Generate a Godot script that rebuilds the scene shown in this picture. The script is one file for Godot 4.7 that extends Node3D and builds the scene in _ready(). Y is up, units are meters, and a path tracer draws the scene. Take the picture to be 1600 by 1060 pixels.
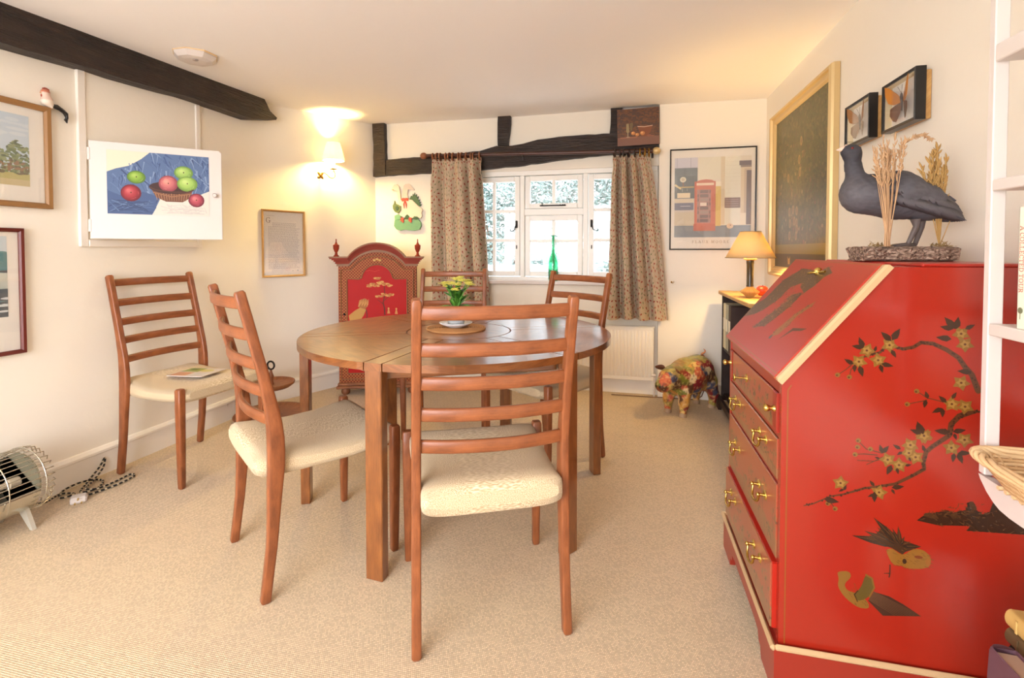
extends Node3D
# A cottage dining room. Room frame: x to the right along the window wall, y up, d into the room (Godot z = -d). Camera at the origin, 1.10 m up.

# ---------------------------------------------------------------- mesh helpers
func P(x: float, y: float, d: float) -> Vector3:
	return Vector3(x, y, -d)

func mb() -> SurfaceTool:
	var st := SurfaceTool.new()
	st.begin(Mesh.PRIMITIVE_TRIANGLES)
	return st

func tri(st: SurfaceTool, a: Vector3, b: Vector3, c: Vector3, ua := Vector2.ZERO, ub := Vector2.ZERO, uc := Vector2.ZERO) -> void:
	st.set_uv(ua); st.add_vertex(a)
	st.set_uv(ub); st.add_vertex(b)
	st.set_uv(uc); st.add_vertex(c)

# a convex polygon as a fan, turned so that its front looks along «out»
func face(st: SurfaceTool, pts: Array, out: Vector3, uvs: Array = []) -> void:
	var n := Vector3.ZERO
	for i in range(1, pts.size() - 1):
		n += (pts[i] - pts[0]).cross(pts[i + 1] - pts[0])
	var flip: bool = n.dot(out) > 0.0   # clockwise seen from outside
	for i in range(1, pts.size() - 1):
		var a := 0
		var b := i + 1 if flip else i
		var c := i if flip else i + 1
		if uvs.size():
			tri(st, pts[a], pts[b], pts[c], uvs[a], uvs[b], uvs[c])
		else:
			tri(st, pts[a], pts[b], pts[c], guv(pts[a], out), guv(pts[b], out), guv(pts[c], out))

# metric UV by dominant axis
func guv(p: Vector3, n: Vector3) -> Vector2:
	var a := n.abs()
	if a.y >= a.x and a.y >= a.z:
		return Vector2(p.x, p.z)
	if a.x >= a.z:
		return Vector2(p.z, -p.y)
	return Vector2(p.x, -p.y)

# box with chamfered edges; the grain (u) runs along its longest side
func box(st: SurfaceTool, c: Vector3, s: Vector3, bev := 0.003, basis := Basis()) -> void:
	st.set_smooth_group(-1)
	var h := s * 0.5
	bev = minf(bev, minf(h.x, minf(h.y, h.z)) * 0.9)
	var long := 0
	if s.y > s.x and s.y >= s.z: long = 1
	elif s.z > s.x and s.z > s.y: long = 2
	var uvf := func(p: Vector3) -> Vector2:
		var o := [p.x, p.y, p.z]
		var u: float = o[long]
		o.remove_at(long)
		return Vector2(u + c.x, o[0] + o[1] + c.y)
	var put := func(pts: Array, out: Vector3) -> void:
		var w := []
		var uv := []
		for p in pts:
			uv.append(uvf.call(p))
			w.append(c + basis * p)
		face(st, w, basis * out, uv)
	for a in 3:
		var b := (a + 1) % 3
		var d := (a + 2) % 3
		for sg in [-1.0, 1.0]:
			var out := Vector3.ZERO
			out[a] = sg
			var pts := []
			for q in [[-1, -1], [1, -1], [1, 1], [-1, 1]]:
				var p := Vector3.ZERO
				p[a] = sg * h[a]
				p[b] = q[0] * (h[b] - bev)
				p[d] = q[1] * (h[d] - bev)
				pts.append(p)
			put.call(pts, out)
			for s2 in [-1.0, 1.0]:
				var o2 := out
				o2[b] = s2
				var e := []
				for q in [[0, -1], [0, 1], [1, 1], [1, -1]]:
					var p := Vector3.ZERO
					p[d] = q[1] * (h[d] - bev)
					p[a] = sg * (h[a] - (bev if q[0] == 1 else 0.0))
					p[b] = s2 * (h[b] - (0.0 if q[0] == 1 else bev))
					e.append(p)
				if bev > 0.0: put.call(e, o2)
	if bev > 0.0:
		for x in [-1.0, 1.0]:
			for y in [-1.0, 1.0]:
				for z in [-1.0, 1.0]:
					put.call([Vector3(x * h.x, y * (h.y - bev), z * (h.z - bev)), Vector3(x * (h.x - bev), y * h.y, z * (h.z - bev)), Vector3(x * (h.x - bev), y * (h.y - bev), z * h.z)], Vector3(x, y, z))

# skin over rings of equal length
func loft(st: SurfaceTool, rings: Array, caps := true, uvlen: Array = [], closed := true, smooth := true) -> void:
	var n: int = rings[0].size()
	var cen := []
	for r in rings:
		var m := Vector3.ZERO
		for p in r: m += p
		cen.append(m / n)
	var vote := 0.0
	for i in rings.size() - 1:
		for k in [0, n / 3, (2 * n) / 3]:
			var q: Vector3 = (rings[i][(k + 1) % n] - rings[i][k]).cross(rings[i + 1][k] - rings[i][k])
			vote += q.dot(rings[i][k] - (cen[i] + cen[i + 1]) * 0.5)
	var flip := vote > 0.0
	st.set_smooth_group(0 if smooth else -1)
	var acc := 0.0
	var last: int = n if closed else n - 1
	var per := 0.0
	for k in n: per += rings[rings.size() / 2][k].distance_to(rings[rings.size() / 2][(k + 1) % n])
	for i in rings.size() - 1:
		var len: float = cen[i].distance_to(cen[i + 1])
		var u0: float = uvlen[i] if uvlen.size() else acc
		var u1: float = uvlen[i + 1] if uvlen.size() else acc + len
		acc += len
		for k in last:
			var k2 := (k + 1) % n
			var v0 := per * k / n
			var v1 := per * (k + 1) / n
			var a: Vector3 = rings[i][k]
			var b: Vector3 = rings[i][k2]
			var c: Vector3 = rings[i + 1][k2]
			var d: Vector3 = rings[i + 1][k]
			if flip:
				tri(st, a, c, b, Vector2(u0, v0), Vector2(u1, v1), Vector2(u0, v1))
				tri(st, a, d, c, Vector2(u0, v0), Vector2(u1, v0), Vector2(u1, v1))
			else:
				tri(st, a, b, c, Vector2(u0, v0), Vector2(u0, v1), Vector2(u1, v1))
				tri(st, a, c, d, Vector2(u0, v0), Vector2(u1, v1), Vector2(u1, v0))
	if caps:
		st.set_smooth_group(-1)
		var e := rings.size() - 1
		face(st, rings[0], cen[0] - cen[1])
		face(st, rings[e], cen[e] - cen[e - 1])

func tube(st: SurfaceTool, pts: Array, r: Variant, n := 8, caps := true) -> void:
	var rings := []
	var t0: Vector3 = (pts[1] - pts[0]).normalized()
	var up := Vector3.UP if absf(t0.y) < 0.9 else Vector3.RIGHT
	var s := t0.cross(up).normalized()
	for i in pts.size():
		var t: Vector3 = (pts[mini(i + 1, pts.size() - 1)] - pts[maxi(i - 1, 0)]).normalized()
		s = (s - t * s.dot(t)).normalized()
		var o := t.cross(s)
		var rad: float = r[i] if r is Array else r
		var ring := []
		for k in n:
			var a := TAU * k / n
			ring.append(pts[i] + (s * cos(a) + o * sin(a)) * rad)
		rings.append(ring)
	loft(st, rings, caps)

# turned shape: profile of (radius, height)
func lathe(st: SurfaceTool, prof: Array, n := 24, at := Vector3.ZERO, caps := true) -> void:
	var rings := []
	var ul := []
	var acc := 0.0
	for i in prof.size():
		var p: Vector2 = prof[i]
		if i: acc += p.distance_to(prof[i - 1])
		ul.append(acc)
		var ring := []
		for k in n:
			var a := TAU * k / n
			ring.append(at + Vector3(maxf(p.x, 0.0003) * cos(a), p.y, maxf(p.x, 0.0003) * sin(a)))
		rings.append(ring)
	# rings may fold back on themselves: orient every band by its own normal
	st.set_smooth_group(0)
	for i in rings.size() - 1:
		var e: Vector2 = prof[i + 1] - prof[i]
		if e.length() < 0.00001: continue
		for k in n:
			var k2 := (k + 1) % n
			var a := TAU * (k + 0.5) / n
			var out := Vector3(cos(a) * e.y, -e.x, sin(a) * e.y)
			var v0 := float(k) / n
			var v1 := float(k + 1) / n
			face(st, [rings[i][k], rings[i][k2], rings[i + 1][k2], rings[i + 1][k]], out, [Vector2(ul[i], v0), Vector2(ul[i], v1), Vector2(ul[i + 1], v1), Vector2(ul[i + 1], v0)])
	if caps:
		st.set_smooth_group(-1)
		face(st, rings[0], Vector3.DOWN if prof[0].y <= prof[prof.size() - 1].y else Vector3.UP)
		face(st, rings[rings.size() - 1], Vector3.UP if prof[0].y <= prof[prof.size() - 1].y else Vector3.DOWN)

# rounded bar swept along a path; size = (across «side», across the other axis)
func sweep(st: SurfaceTool, pts: Array, sizes: Array, side: Vector3, e := 4.0, n := 16, soft := 0.006) -> void:
	var rings := []
	var m := pts.size()
	for i in m:
		var t: Vector3 = (pts[mini(i + 1, m - 1)] - pts[maxi(i - 1, 0)]).normalized()
		var o := t.cross(side).normalized()
		var sd := o.cross(t).normalized()
		var z: Vector2 = sizes[i] if sizes.size() > 1 else sizes[0]
		var mk := func(p: Vector3, k: float) -> Array:
			var ring := []
			for j in n:
				var a := TAU * (j + 0.5) / n
				var ca := cos(a)
				var sa := sin(a)
				ring.append(p + sd * signf(ca) * pow(absf(ca), 2.0 / e) * (z.x * 0.5 - k) + o * signf(sa) * pow(absf(sa), 2.0 / e) * (z.y * 0.5 - k))
			return ring
		if i == 0 and soft > 0.0: rings.append(mk.call(pts[i] - t * 0.0, soft * 0.6)); rings.append(mk.call(pts[i] + t * soft, 0.0))
		elif i == m - 1 and soft > 0.0: rings.append(mk.call(pts[i] - t * soft, 0.0)); rings.append(mk.call(pts[i], soft * 0.6))
		else: rings.append(mk.call(pts[i], 0.0))
	loft(st, rings)

# polygon (x, y) given thickness from z0 to z1, with a small chamfer on the front edge, placed by xf
func slab(st: SurfaceTool, poly: Array, z0: float, z1: float, xf := Transform3D(), bev := 0.0, uvr := Rect2(), uvturn := 0.0) -> void:
	var pp := PackedVector2Array(poly)
	if Geometry2D.is_polygon_clockwise(pp): pp.reverse()
	var inn := pp
	if bev > 0.0:
		var off := Geometry2D.offset_polygon(pp, -bev)
		if off.size() == 1 and off[0].size() == pp.size():
			inn = off[0]
			# keep vertex order aligned
			var best := 0
			for i in inn.size():
				if inn[i].distance_to(pp[0]) < inn[best].distance_to(pp[0]): best = i
			var turned := PackedVector2Array()
			for i in inn.size(): turned.append(inn[(i + best) % inn.size()])
			inn = turned
			if Geometry2D.is_polygon_clockwise(inn): inn = pp
	var beveled := inn != pp
	var uvf := func(p: Vector2) -> Vector2:
		if uvr.size.x > 0.0: return Vector2((p.x - uvr.position.x) / uvr.size.x, 1.0 - (p.y - uvr.position.y) / uvr.size.y)
		return p.rotated(uvturn)
	var sgn := signf(z1 - z0)
	var zf := z1 - sgn * bev if beveled else z1
	st.set_smooth_group(-1)
	for front in [true, false]:
		var q := inn if front else pp
		var idx := Geometry2D.triangulate_polygon(q)
		for i in range(0, idx.size(), 3):
			var w := []
			var uv := []
			for k in 3:
				var p: Vector2 = q[idx[i + k]]
				w.append(xf * Vector3(p.x, p.y, z1 if front else z0))
				uv.append(uvf.call(p))
			face(st, w, xf.basis * Vector3(0, 0, sgn if front else -sgn), uv)
	var n := pp.size()
	for i in n:
		var a := pp[i]
		var b := pp[(i + 1) % n]
		if a.distance_to(b) < 0.00001: continue
		var out := xf.basis * Vector3(b.y - a.y, a.x - b.x, 0)
		var L := a.distance_to(b)
		face(st, [xf * Vector3(a.x, a.y, z0), xf * Vector3(b.x, b.y, z0), xf * Vector3(b.x, b.y, zf), xf * Vector3(a.x, a.y, zf)], out, [uvf.call(a), uvf.call(b), uvf.call(b) + Vector2(0, absf(z1 - z0)), uvf.call(a) + Vector2(0, absf(z1 - z0))] if uvr.size.x <= 0.0 else [uvf.call(a), uvf.call(b), uvf.call(b), uvf.call(a)])
		if beveled:
			var c := inn[i]
			var d := inn[(i + 1) % n]
			face(st, [xf * Vector3(a.x, a.y, zf), xf * Vector3(b.x, b.y, zf), xf * Vector3(d.x, d.y, z1), xf * Vector3(c.x, c.y, z1)], out + xf.basis * Vector3(0, 0, sgn * L), [uvf.call(a), uvf.call(b), uvf.call(d), uvf.call(c)])

# a leaf-like blade: from base along dir, with width, curl downwards and thickness
func blade(st: SurfaceTool, base: Vector3, dir: Vector3, normal: Vector3, L: float, w: float, curl := 0.0, thick := 0.0008, seg := 5, tipw := 0.0, uvs := 1.0) -> void:
	var d := dir.normalized()
	var s := d.cross(normal).normalized()
	var up := s.cross(d).normalized()
	var rings := []
	for i in seg + 1:
		var t := float(i) / seg
		var c := base + d * L * t - up * curl * L * t * t
		var hw := w * 0.5 * maxf(pow(sin(PI * clampf(t * 0.92 + 0.06, 0.0, 1.0)), 0.7), tipw if i == seg else 0.04)
		rings.append([c - s * hw, c + up * (thick + hw * 0.12), c + s * hw, c - up * thick + up * hw * 0.08])
	loft(st, rings, true)

func ball(st: SurfaceTool, c: Vector3, r: Vector3, n := 12, m := 8, basis := Basis()) -> void:
	var rings := []
	for i in m + 1:
		var a := PI * i / m
		var ring := []
		for k in n:
			var b := TAU * k / n
			var q := Vector3(maxf(sin(a), 0.002) * cos(b) * r.x, -cos(a) * r.y, maxf(sin(a), 0.002) * sin(b) * r.z)
			ring.append(c + basis * q)
		rings.append(ring)
	loft(st, rings, true)

# skin of a smooth union of tapered capsules [a, b, ra, rb]; squash flattens the field sideways; returned with vertex colours by «tint»
func skin(st: SurfaceTool, bones: Array, cell: float, blend: float, tint: Callable, rough: Variant = null) -> void:
	var lo := Vector3(1e9, 1e9, 1e9)
	var hi := -lo
	for b in bones:
		for q in [[b[0], b[2]], [b[1], b[3]]]:
			var p: Vector3 = q[0]
			var r: float = q[1] + blend * 0.6 + cell * 2.0
			lo = lo.min(p - Vector3(r, r, r)); hi = hi.max(p + Vector3(r, r, r))
	var nx := int((hi.x - lo.x) / cell) + 2
	var ny := int((hi.y - lo.y) / cell) + 2
	var nz := int((hi.z - lo.z) / cell) + 2
	var f := PackedFloat32Array()
	f.resize(nx * ny * nz)
	f.fill(1.0)
	for b in bones:
		var pa: Vector3 = b[0]
		var pb: Vector3 = b[1]
		var ra: float = b[2]
		var rb: float = b[3]
		var m := maxf(ra, rb) + blend + cell * 2.0
		var l := pa.min(pb) - Vector3(m, m, m)
		var h := pa.max(pb) + Vector3(m, m, m)
		var i0 := maxi(0, int((l.x - lo.x) / cell))
		var i1 := mini(nx - 1, int((h.x - lo.x) / cell) + 1)
		var j0 := maxi(0, int((l.y - lo.y) / cell))
		var j1 := mini(ny - 1, int((h.y - lo.y) / cell) + 1)
		var k0 := maxi(0, int((l.z - lo.z) / cell))
		var k1 := mini(nz - 1, int((h.z - lo.z) / cell) + 1)
		var ab := pb - pa
		var den := maxf(ab.length_squared(), 1e-9)
		for i in range(i0, i1 + 1):
			for j in range(j0, j1 + 1):
				for k in range(k0, k1 + 1):
					var p := lo + Vector3(i, j, k) * cell
					var t := clampf((p - pa).dot(ab) / den, 0.0, 1.0)
					var dist := p.distance_to(pa + ab * t) - lerpf(ra, rb, t)
					var at := (i * ny + j) * nz + k
					var o := f[at]
					var hh := clampf(0.5 + 0.5 * (o - dist) / blend, 0.0, 1.0)
					f[at] = lerpf(o, dist, hh) - blend * hh * (1.0 - hh)
	if rough != null:
		for i in nx:
			for j in ny:
				for k in nz:
					var at := (i * ny + j) * nz + k
					if absf(f[at]) < cell * 3.0: f[at] += rough.call(lo + Vector3(i, j, k) * cell)
	var vid := {}
	var verts := PackedVector3Array()
	for i in nx - 1:
		for j in ny - 1:
			for k in nz - 1:
				var base := (i * ny + j) * nz + k
				var v := [f[base], f[base + ny * nz], f[base + nz], f[base + ny * nz + nz], f[base + 1], f[base + ny * nz + 1], f[base + nz + 1], f[base + ny * nz + nz + 1]]
				var neg := 0
				for q in v:
					if q < 0.0: neg += 1
				if neg == 0 or neg == 8: continue
				var acc := Vector3.ZERO
				var cnt := 0
				for e in [[0, 1], [2, 3], [4, 5], [6, 7], [0, 2], [1, 3], [4, 6], [5, 7], [0, 4], [1, 5], [2, 6], [3, 7]]:
					var a: float = v[e[0]]
					var b: float = v[e[1]]
					if (a < 0.0) == (b < 0.0): continue
					var t := a / (a - b)
					var c0 := Vector3(e[0] & 1, (e[0] >> 1) & 1, (e[0] >> 2) & 1)
					var c1 := Vector3(e[1] & 1, (e[1] >> 1) & 1, (e[1] >> 2) & 1)
					acc += c0.lerp(c1, t)
					cnt += 1
				vid[base] = verts.size()
				verts.append(lo + (Vector3(i, j, k) + acc / cnt) * cell)
	st.set_smooth_group(0)
	var sx := ny * nz
	for key in vid:
		var at: int = key
		var k := at % nz
		var j := (at / nz) % ny
		var i := at / sx
		for ax in 3:
			var nb: int = at + [sx, nz, 1][ax]
			if nb >= f.size() or (f[at] < 0.0) == (f[nb] < 0.0): continue
			var u: int = [nz, 1, sx][ax]
			var w: int = [1, sx, nz][ax]
			if not (vid.has(at - u) and vid.has(at - w) and vid.has(at - u - w)): continue
			var q := [vid[at], vid[at - u], vid[at - u - w], vid[at - w]]
			var dir := Vector3.ZERO
			dir[ax] = 1.0 if f[at] < 0.0 else -1.0
			var pts := [verts[q[0]], verts[q[1]], verts[q[2]], verts[q[3]]]
			var nrm: Vector3 = (pts[2] - pts[0]).cross(pts[3] - pts[1])
			if nrm.dot(dir) > 0.0: pts.reverse()
			for o in [[0, 1, 2], [0, 2, 3]]:
				for z in o:
					st.set_color(tint.call(pts[z]))
					st.set_uv(Vector2(pts[z].x, pts[z].y))
					st.add_vertex(pts[z])

# ---------------------------------------------------------------- nodes
var used := {}

func numbered(called: String) -> String:
	if not used.has(called):
		used[called] = 0
		return called
	used[called] += 1
	return "%s_%03d" % [called, used[called]]

func obj(called: String, st: SurfaceTool, m: Material, parent: Node3D = null) -> MeshInstance3D:
	st.generate_normals()
	var o := MeshInstance3D.new()
	o.mesh = st.commit()
	o.material_override = m
	place(o, called, parent)
	return o

func place(o: Node3D, called: String, parent: Node3D = null) -> void:
	if parent == null:
		o.name = numbered(called)
		add_child(o, true)
	else:
		var nm := called
		var k := 0
		while parent.has_node(nm):
			k += 1
			nm = "%s_%03d" % [called, k]
		o.name = nm
		parent.add_child(o, true)

func thing(called: String, label: String, category: String, at := Vector3.ZERO, basis := Basis(), group := "") -> Node3D:
	var o := Node3D.new()
	place(o, called)
	o.transform = Transform3D(basis, at)
	tag(o, label, category, group)
	return o

func tag(o: Node3D, label: String, category: String, group := "") -> Node3D:
	o.set_meta("label", label)
	o.set_meta("category", category)
	if group: o.set_meta("group", group)
	return o

func struct(called: String, st: SurfaceTool, m: Material, label := "", parent: Node3D = null) -> MeshInstance3D:
	var o := obj(called, st, m, parent)
	if parent == null:
		o.set_meta("kind", "structure")
		if label: o.set_meta("label", label)
	return o

func struct_root(called: String, label: String, at := Vector3.ZERO, basis := Basis()) -> Node3D:
	var o := Node3D.new()
	place(o, called)
	o.transform = Transform3D(basis, at)
	o.set_meta("kind", "structure")
	o.set_meta("label", label)
	return o

# a thing that faces along (ux, ud) in the room: local -z ahead, x to its right
func facing(ux: float, ud: float) -> Basis:
	var f := Vector3(ux, 0, -ud).normalized()
	var r := f.cross(Vector3.UP)
	return Basis(r, Vector3.UP, -f)

# a thing on a wall whose face looks along (nx, nd): local x right as seen from the room, z out of the wall
func onwall(nx: float, nd: float) -> Basis:
	var n := Vector3(nx, 0, -nd).normalized()
	return Basis(Vector3.UP.cross(n), Vector3.UP, n)

# ---------------------------------------------------------------- painted pictures (flat print only)
class Canvas:
	var im: Image
	var w: int
	var h: int
	func _init(ww: int, hh: int, c: Color) -> void:
		w = ww; h = hh
		im = Image.create(w, h, false, Image.FORMAT_RGB8)
		im.fill(c)
	func rect(x: float, y: float, ww: float, hh: float, c: Color) -> void:
		im.fill_rect(Rect2i(int(round(x)), int(round(y)), maxi(1, int(round(ww))), maxi(1, int(round(hh)))), c)
	func poly(pts: Array, c: Color) -> void:
		var y0 := 1e9
		var y1 := -1e9
		for p in pts:
			y0 = minf(y0, p.y); y1 = maxf(y1, p.y)
		var n := pts.size()
		for y in range(maxi(0, int(floor(y0))), mini(h - 1, int(ceil(y1))) + 1):
			var xs := []
			var yy := y + 0.5
			for i in n:
				var a: Vector2 = pts[i]
				var b: Vector2 = pts[(i + 1) % n]
				if (a.y <= yy) != (b.y <= yy):
					xs.append(a.x + (yy - a.y) * (b.x - a.x) / (b.y - a.y))
			xs.sort()
			for i in range(0, xs.size() - 1, 2):
				var x0 := maxi(0, int(round(xs[i])))
				var x1 := mini(w, int(round(xs[i + 1])))
				if x1 > x0: im.fill_rect(Rect2i(x0, y, x1 - x0, 1), c)
	func ell(x: float, y: float, rx: float, ry: float, c: Color, rot := 0.0) -> void:
		var pts := []
		for i in 20:
			pts.append(Vector2(x, y) + Vector2(cos(TAU * i / 20) * rx, sin(TAU * i / 20) * ry).rotated(rot))
		poly(pts, c)
	func line(pts: Array, w0: float, w1: float, c: Color) -> void:
		for i in pts.size() - 1:
			var a: Vector2 = pts[i]
			var b: Vector2 = pts[i + 1]
			var s := (b - a).orthogonal().normalized()
			var h0 := lerpf(w0, w1, float(i) / (pts.size() - 1)) * 0.5
			var h1 := lerpf(w0, w1, float(i + 1) / (pts.size() - 1)) * 0.5
			poly([a + s * h0, b + s * h1, b - s * h1, a - s * h0], c)
			if h1 > 1.0: ell(b.x, b.y, h1, h1, c)
	func leaf(a: Vector2, b: Vector2, k: float, c: Color) -> void:
		var s := (b - a).orthogonal() * k
		poly([a, a.lerp(b, 0.3) + s, a.lerp(b, 0.6) + s * 0.8, b, a.lerp(b, 0.6) - s * 0.8, a.lerp(b, 0.3) - s], c)
	func star(p: Vector2, r: float, c: Color, n := 5, ph := 0.3) -> void:
		var pts := []
		for i in n * 2:
			pts.append(p + Vector2.from_angle(ph + PI * i / n) * (r if i % 2 == 0 else r * 0.58))
		poly(pts, c)
	func tex() -> ImageTexture:
		im.generate_mipmaps()
		return ImageTexture.create_from_image(im)

func rng(sd: int) -> RandomNumberGenerator:
	var r := RandomNumberGenerator.new()
	r.seed = sd
	return r

# ---------------------------------------------------------------- materials
func mat(c: Color, rough := 0.6, metal := 0.0, tex: Texture2D = null, scale := Vector3.ONE) -> StandardMaterial3D:
	var m := StandardMaterial3D.new()
	m.albedo_color = c
	m.roughness = rough
	m.metallic = metal
	if tex:
		m.albedo_texture = tex
		m.uv1_scale = scale
	return m

func rgb(r: int, g: int, b: int) -> Color:
	return Color(r / 255.0, g / 255.0, b / 255.0)

# long-grained wood: streaks along u
func wood_tex(sd: int, light: Color, dark: Color, fine := 0.55) -> ImageTexture:
	var a := FastNoiseLite.new()
	a.seed = sd; a.frequency = 1.0; a.fractal_octaves = 3
	var n := 384
	var data := PackedByteArray()
	data.resize(n * n * 3)
	for y in n:
		for x in n:
			# wraps in both directions by walking round two circles
			var px := x * 0.012
			var big := a.get_noise_3d(px * 1.2, y * 0.022, 3.0)
			var grain := a.get_noise_3d(px * 1.5, y * 0.16, 9.0)
			var pore := a.get_noise_3d(px * 7.0, y * 0.55, 20.0)
			var t := clampf(0.5 + big * 0.55 + grain * fine * 0.5 + pore * 0.22, 0.0, 1.0)
			var edge := minf(minf(x, n - 1 - x), minf(y, n - 1 - y)) / 24.0
			if edge < 1.0: t = lerpf(0.5, t, 0.4 + 0.6 * edge)
			var c := dark.lerp(light, t)
			var i := (y * n + x) * 3
			data[i] = int(c.r * 255); data[i + 1] = int(c.g * 255); data[i + 2] = int(c.b * 255)
	var im := Image.create_from_data(n, n, false, Image.FORMAT_RGB8, data)
	return ImageTexture.create_from_image(im)

func noise_tex(sd: int, freq: float, c0: Color, c1: Color, size := 256, oct := 4) -> NoiseTexture2D:
	var f := FastNoiseLite.new()
	f.seed = sd; f.frequency = freq; f.fractal_octaves = oct
	var t := NoiseTexture2D.new()
	t.width = size; t.height = size; t.seamless = true
	t.noise = f
	var g := Gradient.new()
	g.set_color(0, c0); g.set_color(1, c1)
	g.set_offset(0, 0.25); g.set_offset(1, 0.75)
	t.color_ramp = g
	return t

func relief(m: StandardMaterial3D, t: Texture2D, cm: float) -> StandardMaterial3D:
	m.heightmap_enabled = true
	m.heightmap_texture = t
	m.heightmap_scale = cm
	return m

func triplanar(m: StandardMaterial3D, s: float) -> StandardMaterial3D:
	m.uv1_triplanar = true
	m.uv1_world_triplanar = true
	m.uv1_scale = Vector3(s, s, s)
	return m

# rounded corners for a painted outline (corner cutting, twice)
func smooth(pts: Array) -> Array:
	for it in 2:
		var o := []
		for i in pts.size():
			var a: Vector2 = pts[i]
			var b: Vector2 = pts[(i + 1) % pts.size()]
			o.append(a.lerp(b, 0.22))
			o.append(a.lerp(b, 0.78))
		pts = o
	return pts


func V(x: int, y: int) -> Vector2:
	return Vector2(x, y)

# the gold and brown chinoiserie on the bureau's near side: flat lacquer print
func bureau_side_print() -> ImageTexture:
	var c := Canvas.new(960, 1568, rgb(158, 36, 20))
	var branch_a := [V(280, 375), V(307, 363), V(342, 351), V(360, 330), V(395, 328), V(417, 335), V(452, 326), V(477, 307), V(516, 310), V(559, 331), V(598, 359), V(619, 393), V(641, 421), V(662, 480)]
	var branch_c := [V(664, 554), V(627, 572), V(594, 589), V(582, 621), V(580, 651)]
	var branch_b := [V(650, 555), V(605, 578), V(580, 610), V(573, 656), V(522, 701), V(501, 724), V(493, 766), V(496, 791), V(459, 820), V(403, 858), V(350, 874), V(296, 888), V(259, 905), V(227, 919), V(181, 933), V(120, 970), V(87, 982)]
	var twig_0 := [V(198, 447), V(226, 425), V(253, 397)]
	var twig_1 := [V(239, 453), V(244, 424), V(257, 407)]
	var twig_2 := [V(466, 494), V(503, 518), V(563, 531)]
	var twig_3 := [V(436, 546), V(477, 533), V(499, 526)]
	var twig_4 := [V(274, 704), V(302, 732), V(356, 743)]
	var twig_5 := [V(264, 757), V(293, 752), V(339, 752)]
	var twig_6 := [V(198, 981), V(181, 957), V(158, 946)]
	var twig_7 := [V(271, 780), V(330, 777), V(357, 764)]
	var twig_8 := [V(303, 793), V(339, 771), V(357, 759)]
	var blooms := [V(297, 346), V(271, 391), V(336, 382), V(373, 322), V(604, 269), V(617, 308), V(608, 453), V(580, 535), V(622, 542), V(493, 664), V(493, 663), V(449, 703), V(445, 734), V(467, 748), V(375, 767), V(413, 784), V(348, 898), V(582, 701), V(623, 667), V(215, 876)]
	var buds := [V(198, 447), V(239, 453), V(466, 494), V(436, 546), V(274, 701), V(272, 727), V(264, 757), V(316, 731), V(172, 963), V(198, 981)]
	var leaves_a := [[286, 336, 269, 295], [286, 336, 245, 330], [253, 402, 220, 383], [257, 402, 256, 434], [273, 406, 285, 450], [324, 349, 329, 326], [343, 398, 352, 431], [347, 395, 388, 403], [379, 306, 343, 271], [381, 303, 407, 256], [380, 339, 395, 369], [587, 252, 550, 208], [589, 252, 594, 205], [579, 252, 536, 244], [616, 251, 647, 233], [575, 290, 524, 285], [640, 411, 594, 409], [503, 521, 494, 491], [497, 524, 491, 557], [563, 531, 537, 506], [580, 515, 594, 489], [551, 553, 517, 573], [551, 553, 551, 588], [480, 655, 470, 610], [484, 657, 447, 642]]
	var leaves_b := [[491, 658, 469, 609], [478, 652, 447, 644], [577, 643, 525, 640], [585, 640, 627, 629], [589, 645, 598, 669], [356, 743, 347, 710], [356, 743, 378, 712], [348, 765, 330, 761], [418, 722, 391, 706], [423, 731, 405, 746], [445, 750, 452, 767], [388, 786, 373, 827], [406, 795, 411, 820], [433, 785, 454, 777], [332, 876, 315, 854], [332, 897, 333, 939], [332, 907, 310, 920], [390, 875, 432, 865], [390, 880, 401, 899], [227, 904, 236, 881], [227, 898, 209, 911], [158, 946, 212, 953], [591, 720, 587, 756], [603, 719, 645, 715], [603, 719, 619, 758], [497, 724, 488, 697]]
	var rocks := [V(475, 992), V(507, 961), V(537, 962), V(567, 946), V(592, 955), V(617, 940), V(634, 945), V(650, 898), V(659, 932), V(684, 949), V(705, 936), V(728, 849), V(852, 825), V(895, 991), V(814, 1002), V(694, 1008), V(636, 1011), V(648, 991), V(546, 1002)]
	var wing := [V(257, 1080), V(300, 1056), V(354, 1062), V(331, 999), V(363, 1032), V(403, 1047), V(414, 1022), V(447, 1051), V(492, 1092), V(440, 1120), V(431, 1132), V(395, 1111), V(364, 1123), V(305, 1110)]
	var body_a := [V(373, 1122), V(395, 1111), V(431, 1137), V(466, 1103), V(501, 1103), V(525, 1128), V(524, 1165), V(494, 1179), V(450, 1184), V(423, 1175), V(397, 1176)]
	var spots_a := [V(484, 1134), V(438, 1157), V(515, 1150)]
	var leg_a := [V(390, 1177), V(390, 1211), V(388, 1227)]
	var body_b := [V(208, 1231), V(252, 1224), V(259, 1247), V(234, 1278), V(244, 1303), V(281, 1308), V(318, 1336), V(323, 1364), V(282, 1366), V(235, 1331), V(211, 1292), V(215, 1260)]
	var wing_b := [V(283, 1297), V(296, 1273), V(307, 1229), V(330, 1241), V(338, 1277), V(322, 1317), V(282, 1342), V(270, 1315)]
	var tail_b := [V(336, 1293), V(399, 1309), V(497, 1363), V(369, 1383), V(318, 1331)]
	var dark := rgb(58, 34, 20)
	var bark := rgb(86, 46, 24)
	var gold := rgb(126, 88, 34)
	var pale := rgb(148, 110, 50)
	c.poly(rocks, rgb(52, 30, 18))
	for i in 90:
		var q: Vector2 = rocks[1 + i % 9].lerp(rocks[2 + i % 9], fmod(i * 0.37, 1.0))
		c.ell(q.x, q.y + 6, 9 + i % 7, 7 + i % 5, rgb(52, 30, 18) if i % 3 else rgb(70, 42, 24), i * 0.7)
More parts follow.
